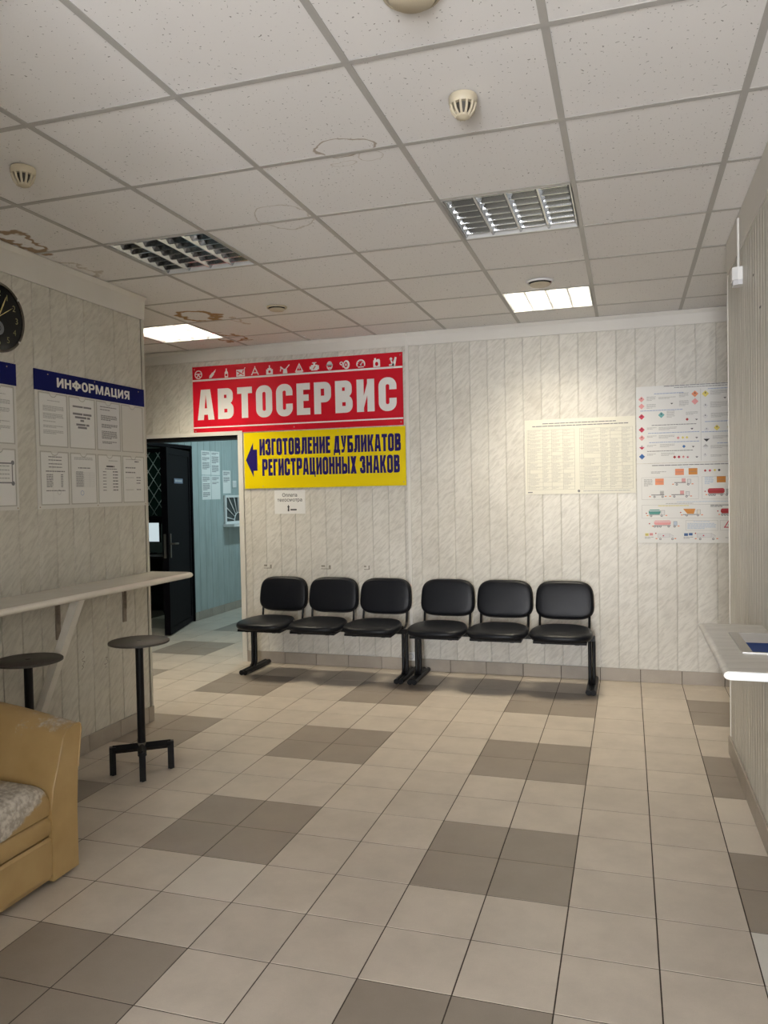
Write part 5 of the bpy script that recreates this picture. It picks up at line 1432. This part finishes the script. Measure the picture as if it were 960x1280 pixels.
def make_bench(label):
    b = thing('waiting_bench', label, 'bench', group='black three-seat waiting benches')
    # local origin: middle of the bench on the floor; +y to the wall
    seat_me = pad(0.455, 0.455, 0.056, M_VINYL, 3.0, 2.6, dome=0.5, shape=lambda x, y: (x * (1 + 0.10 * (-y / 0.23)) if y < 0 else x * (1 - 0.14 * (y / 0.23)), y)).mesh('seat')
    def bshape(x, y):
        return (x * (1 - 0.035 * (y / 0.15)), y)
    back_me = pad(0.440, 0.296, 0.046, M_VINYL, 4.2, 3.4, dome=0.25, shape=bshape).mesh('backrest')
    shell_me = pad(0.446, 0.302, 0.022, M_BLKPL, 4.2, 3.4, dome=0.0, shape=bshape).mesh('shell')
    cush = []
    for k in (-1, 0, 1):
        x = k * 0.4655
        s = obj('seat', seat_me, b, loc=(x, -0.20, 0.440), rot=(0.035, 0, 0))
        u = MB(); u.box((-0.19, -0.17, -0.046), (0.19, 0.19, -0.0285), M_BLKPL); obj('seat_pan', u, s)
        r = obj('backrest', back_me, b, loc=(x, 0.125, 0.640), rot=(PI / 2 - 0.16, 0, 0))
        obj('shell', shell_me, r, loc=(0, 0, -0.020))
        for s_ in (-1, 1):
            u = MB(); xx = x + s_ * 0.188
            u.tube([(xx, -0.03, 0.398), (xx, 0.05, 0.398), (xx, 0.085, 0.415), (xx, 0.098, 0.45), (xx, 0.125, 0.60), (xx, 0.142, 0.70)], 0.0095, M_BLKMET, n=8); obj('back_support', u, b)
    u = MB(); u.box((-0.70, -0.065, 0.360), (0.70, -0.015, 0.396), M_BLKMET); obj('beam', u, b)
    for k in (-1, 0, 1):
        for s_ in (-1, 1):
            u = MB(); xx = k * 0.4655 + s_ * 0.12
            u.box((xx - .015, -0.34, 0.380), (xx + .015, 0.0, 0.396), M_BLKMET); obj('seat_bracket', u, b)
    for s_ in (-1, 1):
        x = s_ * 0.675
        u = MB()
        for dx_ in (-0.0145, 0.0145):
            u.tube([(x + dx_, -0.04, 0.362), (x + dx_, -0.04, 0.09), (x + dx_, -0.05, 0.055), (x + dx_, -0.075, 0.036)], 0.0135, M_BLKMET, n=10)
        lg = obj('leg', u, b)
        u = MB()
        for dx_ in (-0.018, 0.018):
            u.tube([(x + dx_, -0.245, 0.021), (x + dx_, -0.20, 0.021), (x + dx_, 0.14, 0.021), (x + dx_, 0.205, 0.021)], 0.0205, M_BLKMET, n=12)
        obj('foot', u, lg)
        u = MB()
        for dx_ in (-0.018, 0.018):
            u.tube([(x + dx_, -0.250, 0.021), (x + dx_, -0.243, 0.021)], 0.0207, M_BLKPL, n=12)
        obj('end_cap', u, lg)
    return b
b1 = make_bench('black three-seat waiting bench on the left, nearest the doorway')
b1.location = (-2.405, 6.045, 0)
b2 = copy_tree(b1)
b2['label'] = 'black three-seat waiting bench on the right, under the posters'
b2.location = (-0.945, 6.045, 0)

# ------------------------------------------------------------------ sofa
sf = thing('sofa', 'tan leatherette sofa with peeling seat and arm in the lower left corner', 'sofa', loc=(-2.147, 0.0, 0))
# local: x = 0 at the front, negative to the back; y along the wall
YA1, YA0 = 2.60, 0.95            # outer faces of the two arms
def arm(sgn, yo, m):
    """Upholstered arm lofted from front to back; the profile flares outwards and the top climbs to the back."""
    mb = MB(); rows = []
    for i in range(13):
        f = i / 12; x = -0.80 * f
        top = 0.592 + 0.075 * math.sin(min(f * 1.25, 1) * PI / 2)
        wd = 0.145 + 0.05 * f
        fl_ = 0.035
        pr_ = [(0.0, 0.02), (0.0, 0.25), (0.012, 0.42), (fl_, top - 0.02), (fl_ - 0.004, top - 0.005), (fl_ - 0.012, top + .002), (-0.010, top + .002), (-0.045, top - 0.010), (-0.070, top - 0.032), (-0.084, top - 0.072), (-wd * 0.72, top - 0.135), (-wd * 0.93, top - 0.215), (-wd, 0.30), (-wd, 0.02)]
        rows.append([(x, yo + sgn * a, z) for a, z in pr_])
    mb.grid(rows, m, closed_u=True); mb.face(rows[0], M_LEATHER); mb.face(list(reversed(rows[-1])), M_LEATHER)
    return mb
a1 = obj('arm', arm(1, YA1, M_LEATHER_ARM), sf)
a2 = obj('arm', arm(-1, YA0, M_LEATHER_ARM), sf)
for o_, sgn, yo in ((a1, 1, YA1), (a2, -1, YA0)):     # piping round the arm fronts
    top = 0.592; wd = 0.145; f_ = 0.035
    u = MB(); u.tube([(0.001, yo + sgn * a, z) for a, z in [(0.012, 0.42), (f_, top - 0.02), (f_ - 0.004, top - 0.004), (f_ - 0.012, top + .003), (-0.010, top + .003), (-0.045, top - 0.009), (-0.070, top - 0.031), (-0.084, top - 0.072), (-wd * 0.72, top - 0.135), (-wd * 0.93, top - 0.215), (-wd, 0.30)]], 0.0035, M_LEATHER, n=6); obj('piping', u, o_)
# back
mb = MB(); rows = []
for i in range(2):
    y = (YA0 - 0.01) if i == 0 else (YA1 + 0.01)
    rows.append([(x, y, z) for x, z in ((-0.88, 0.02), (-0.895, 0.6), (-0.88, 0.70), (-0.85, 0.735), (-0.80, 0.74), (-0.75, 0.715), (-0.72, 0.65), (-0.68, 0.40), (-0.67, 0.02))])
mb.grid(rows, M_LEATHER, closed_u=True); mb.face(rows[0], M_LEATHER); mb.face(list(reversed(rows[1])), M_LEATHER)
obj('backrest', mb, sf)
# seat with rolled front
IY0, IY1 = YA0 + 0.145, YA1 - 0.145
mb = MB(); rows = []
ny_ = 30
for i in range(ny_ + 1):
    y = IY0 + (IY1 - IY0) * i / ny_
    e = min((y - IY0), (IY1 - y)) / 0.05; e = max(0.0, min(1.0, e)); sag = 0.022 * (1 - (1 - e) ** 2)
    prof = [(-0.69, 0.395), (-0.55, 0.395 + sag * .5), (-0.35, 0.395 + sag), (-0.18, 0.393 + sag), (-0.10, 0.390 + sag), (-0.055, 0.384 + sag), (-0.026, 0.368 + sag), (-0.012, 0.340 + sag * .5), (-0.007, 0.305), (-0.012, 0.28), (-0.69, 0.28)]
    rows.append([(x, y, z) for x, z in prof])
mb.grid(rows, M_LEATHER_SEAT, closed_u=True); mb.face(rows[0], M_LEATHER_SEAT); mb.face(list(reversed(rows[-1])), M_LEATHER_SEAT)
obj('seat', mb, sf)
# front panel with its padded upper roll
u = MB(); u.prism([(-0.69, 0.03), (-0.012, 0.03), (-0.004, 0.05), (-0.004, 0.185), (-0.012, 0.195), (-0.69, 0.195)], 1, IY0 + .002, IY1 - .002, M_LEATHER); obj('front_panel', u, sf)
u = MB(); u.prism([(-0.3, 0.196)] + [(-0.022 + 0.020 * math.cos(a), 0.2365 + 0.0395 * math.sin(a)) for a in [-PI / 2 + PI * i / 10 for i in range(11)]] + [(-0.3, 0.276)], 1, IY0 + .004, IY1 - .004, M_LEATHER, smooth=True); obj('front_roll', u, sf)
for yy in (IY0 + 0.02, IY1 - 0.02):
    for xx in (-0.08, -0.78):
        u = MB(); u.lathe([(0, 0), (0.025, 0), (0.028, 0.03), (0, 0.03)], (xx, yy, 0), M_BLKPL, n=12); obj('foot', u, sf)

# ------------------------------------------------------------------ counter with cash tray on the right wall
ct = thing('service_counter', 'grey laminate service counter with a white cut end on the right wall', 'counter', loc=(XR - 0.001, 0, 0))
cx0, cx1, cy0, cy1 = -0.250, 0.0, 2.70, 3.62
zt, th2 = 0.915, 0.028
tx0, tx1, ty0, ty1 = -0.156, -0.006, 3.00, 3.40
t = MB()
for a, b in (((cx0 + .02, cy0), (tx0, cy1)), ((tx0, cy0), (tx1, ty0)), ((tx0, ty1), (tx1, cy1)), ((tx1, cy0), (cx1, cy1))):
    t.box((a[0], a[1], zt - th2), (b[0], b[1], zt), M_LAMG)
obj('worktop', t, ct)
t = MB(); t.prism([(cx0 + .02, zt - th2)] + [(cx0 + .02 - .02 * math.cos(a), zt - th2 / 2 + th2 / 2 * math.sin(a)) for a in [-PI / 2 + PI * i / 10 for i in range(11)]] + [(cx0 + .02, zt)], 1, cy0, cy1, M_LAMG, smooth=True); obj('rounded_edge', t, ct)
t = MB(); t.prism([(cx0 + .006, zt - th2 * .5), (cx0 + .02, zt - th2), (cx1, zt - th2), (cx1, zt - .001), (cx0 + .02, zt - .001), (cx0 + .010, zt - .008)], 1, cy0 - .003, cy0 - .0002, mat('white_edge_band', (0.70, 0.72, 0.73), 0.45)); obj('edge_band', t, ct)
t = MB()
t.prism([(-0.002, 0.886), (-0.19, 0.886), (-0.19, 0.88), (-0.002, 0.72)], 1, 3.5, 3.52, M_STEEL); obj('support_bracket', t, ct)
tr = thing('cash_tray', 'steel cash tray with a blue base sunk into the service counter', 'tray', loc=(XR - 0.001, 0, zt))
t = MB()
x0, x1, y0, y1 = tx0 + .0005, tx1 - .0005, ty0 + .0005, ty1 - .0005
for a, b in (((x0, y0), (x1, y0 + .012)), ((x0, y1 - .012), (x1, y1)), ((x0, y0 + .012), (x0 + .035, y1 - .012))): t.box((a[0], a[1], -0.002), (b[0], b[1], 0.004), M_STEEL)
obj('rim', t, tr)
t = MB()
t.face([(x0 + .035, y0 + .012, .003), (x0 + .035, y1 - .012, .003), (x0 + .055, y1 - .03, -.030), (x0 + .055, y0 + .03, -.030)], M_STEEL)
t.face([(x0 + .035, y0 + .012, .003), (x0 + .055, y0 + .03, -.030), (x1, y0 + .03, -.030), (x1, y0 + .012, .003)], M_STEEL)
t.face([(x0 + .035, y1 - .012, .003), (x1, y1 - .012, .003), (x1, y1 - .03, -.030), (x0 + .055, y1 - .03, -.030)], M_STEEL)
obj('basin', t, tr, recalc=False)
t = MB(); t.box((x0 + .055, y0 + .03, -.033), (x1, y1 - .03, -.030), mat('tray_blue', (0.008, 0.06, 0.30), 0.5, spec=0.2)); obj('blue_base', t, tr)

# ------------------------------------------------------------------ motion sensor on the right wall
pir = thing('motion_sensor', 'white motion sensor high on the right wall with a thin conduit', 'motion sensor', matrix=frame('right', 4.165, 2.482, 0.0))
t = MB(); t.prism([(-0.040, 0.0005), (0.040, 0.0005), (0.040, 0.022), (0.028, 0.046), (-0.028, 0.046), (-0.040, 0.022)], 1, 0.024, 0.085, M_WHITE); obj('case', t, pir)
t = MB(); t.prism([(-0.036, 0.0005), (0.036, 0.0005), (0.036, 0.02), (0.024, 0.042), (-0.024, 0.042), (-0.036, 0.02)], 1, 0.0, 0.0235, mat('sensor_lens', (0.66, 0.66, 0.68), 0.25)); obj('lens', t, pir)
t = MB(); t.box((0.020, 0.0855, 0.0145), (0.036, 0.318, 0.024), M_TRIM); obj('conduit', t, pir)
M_HOLE = mat('screw_hole', (0.03, 0.03, 0.03), 0.8)
for a, z in ((3.80, 2.44), (3.62, 2.26)):
    t = MB(); t.box((-0.014, -0.004, 0.0), (0.014, 0.004, 0.0008), M_HOLE); o = obj('plug_hole', t, wall_right); o.matrix_local = frame('right', a, z)
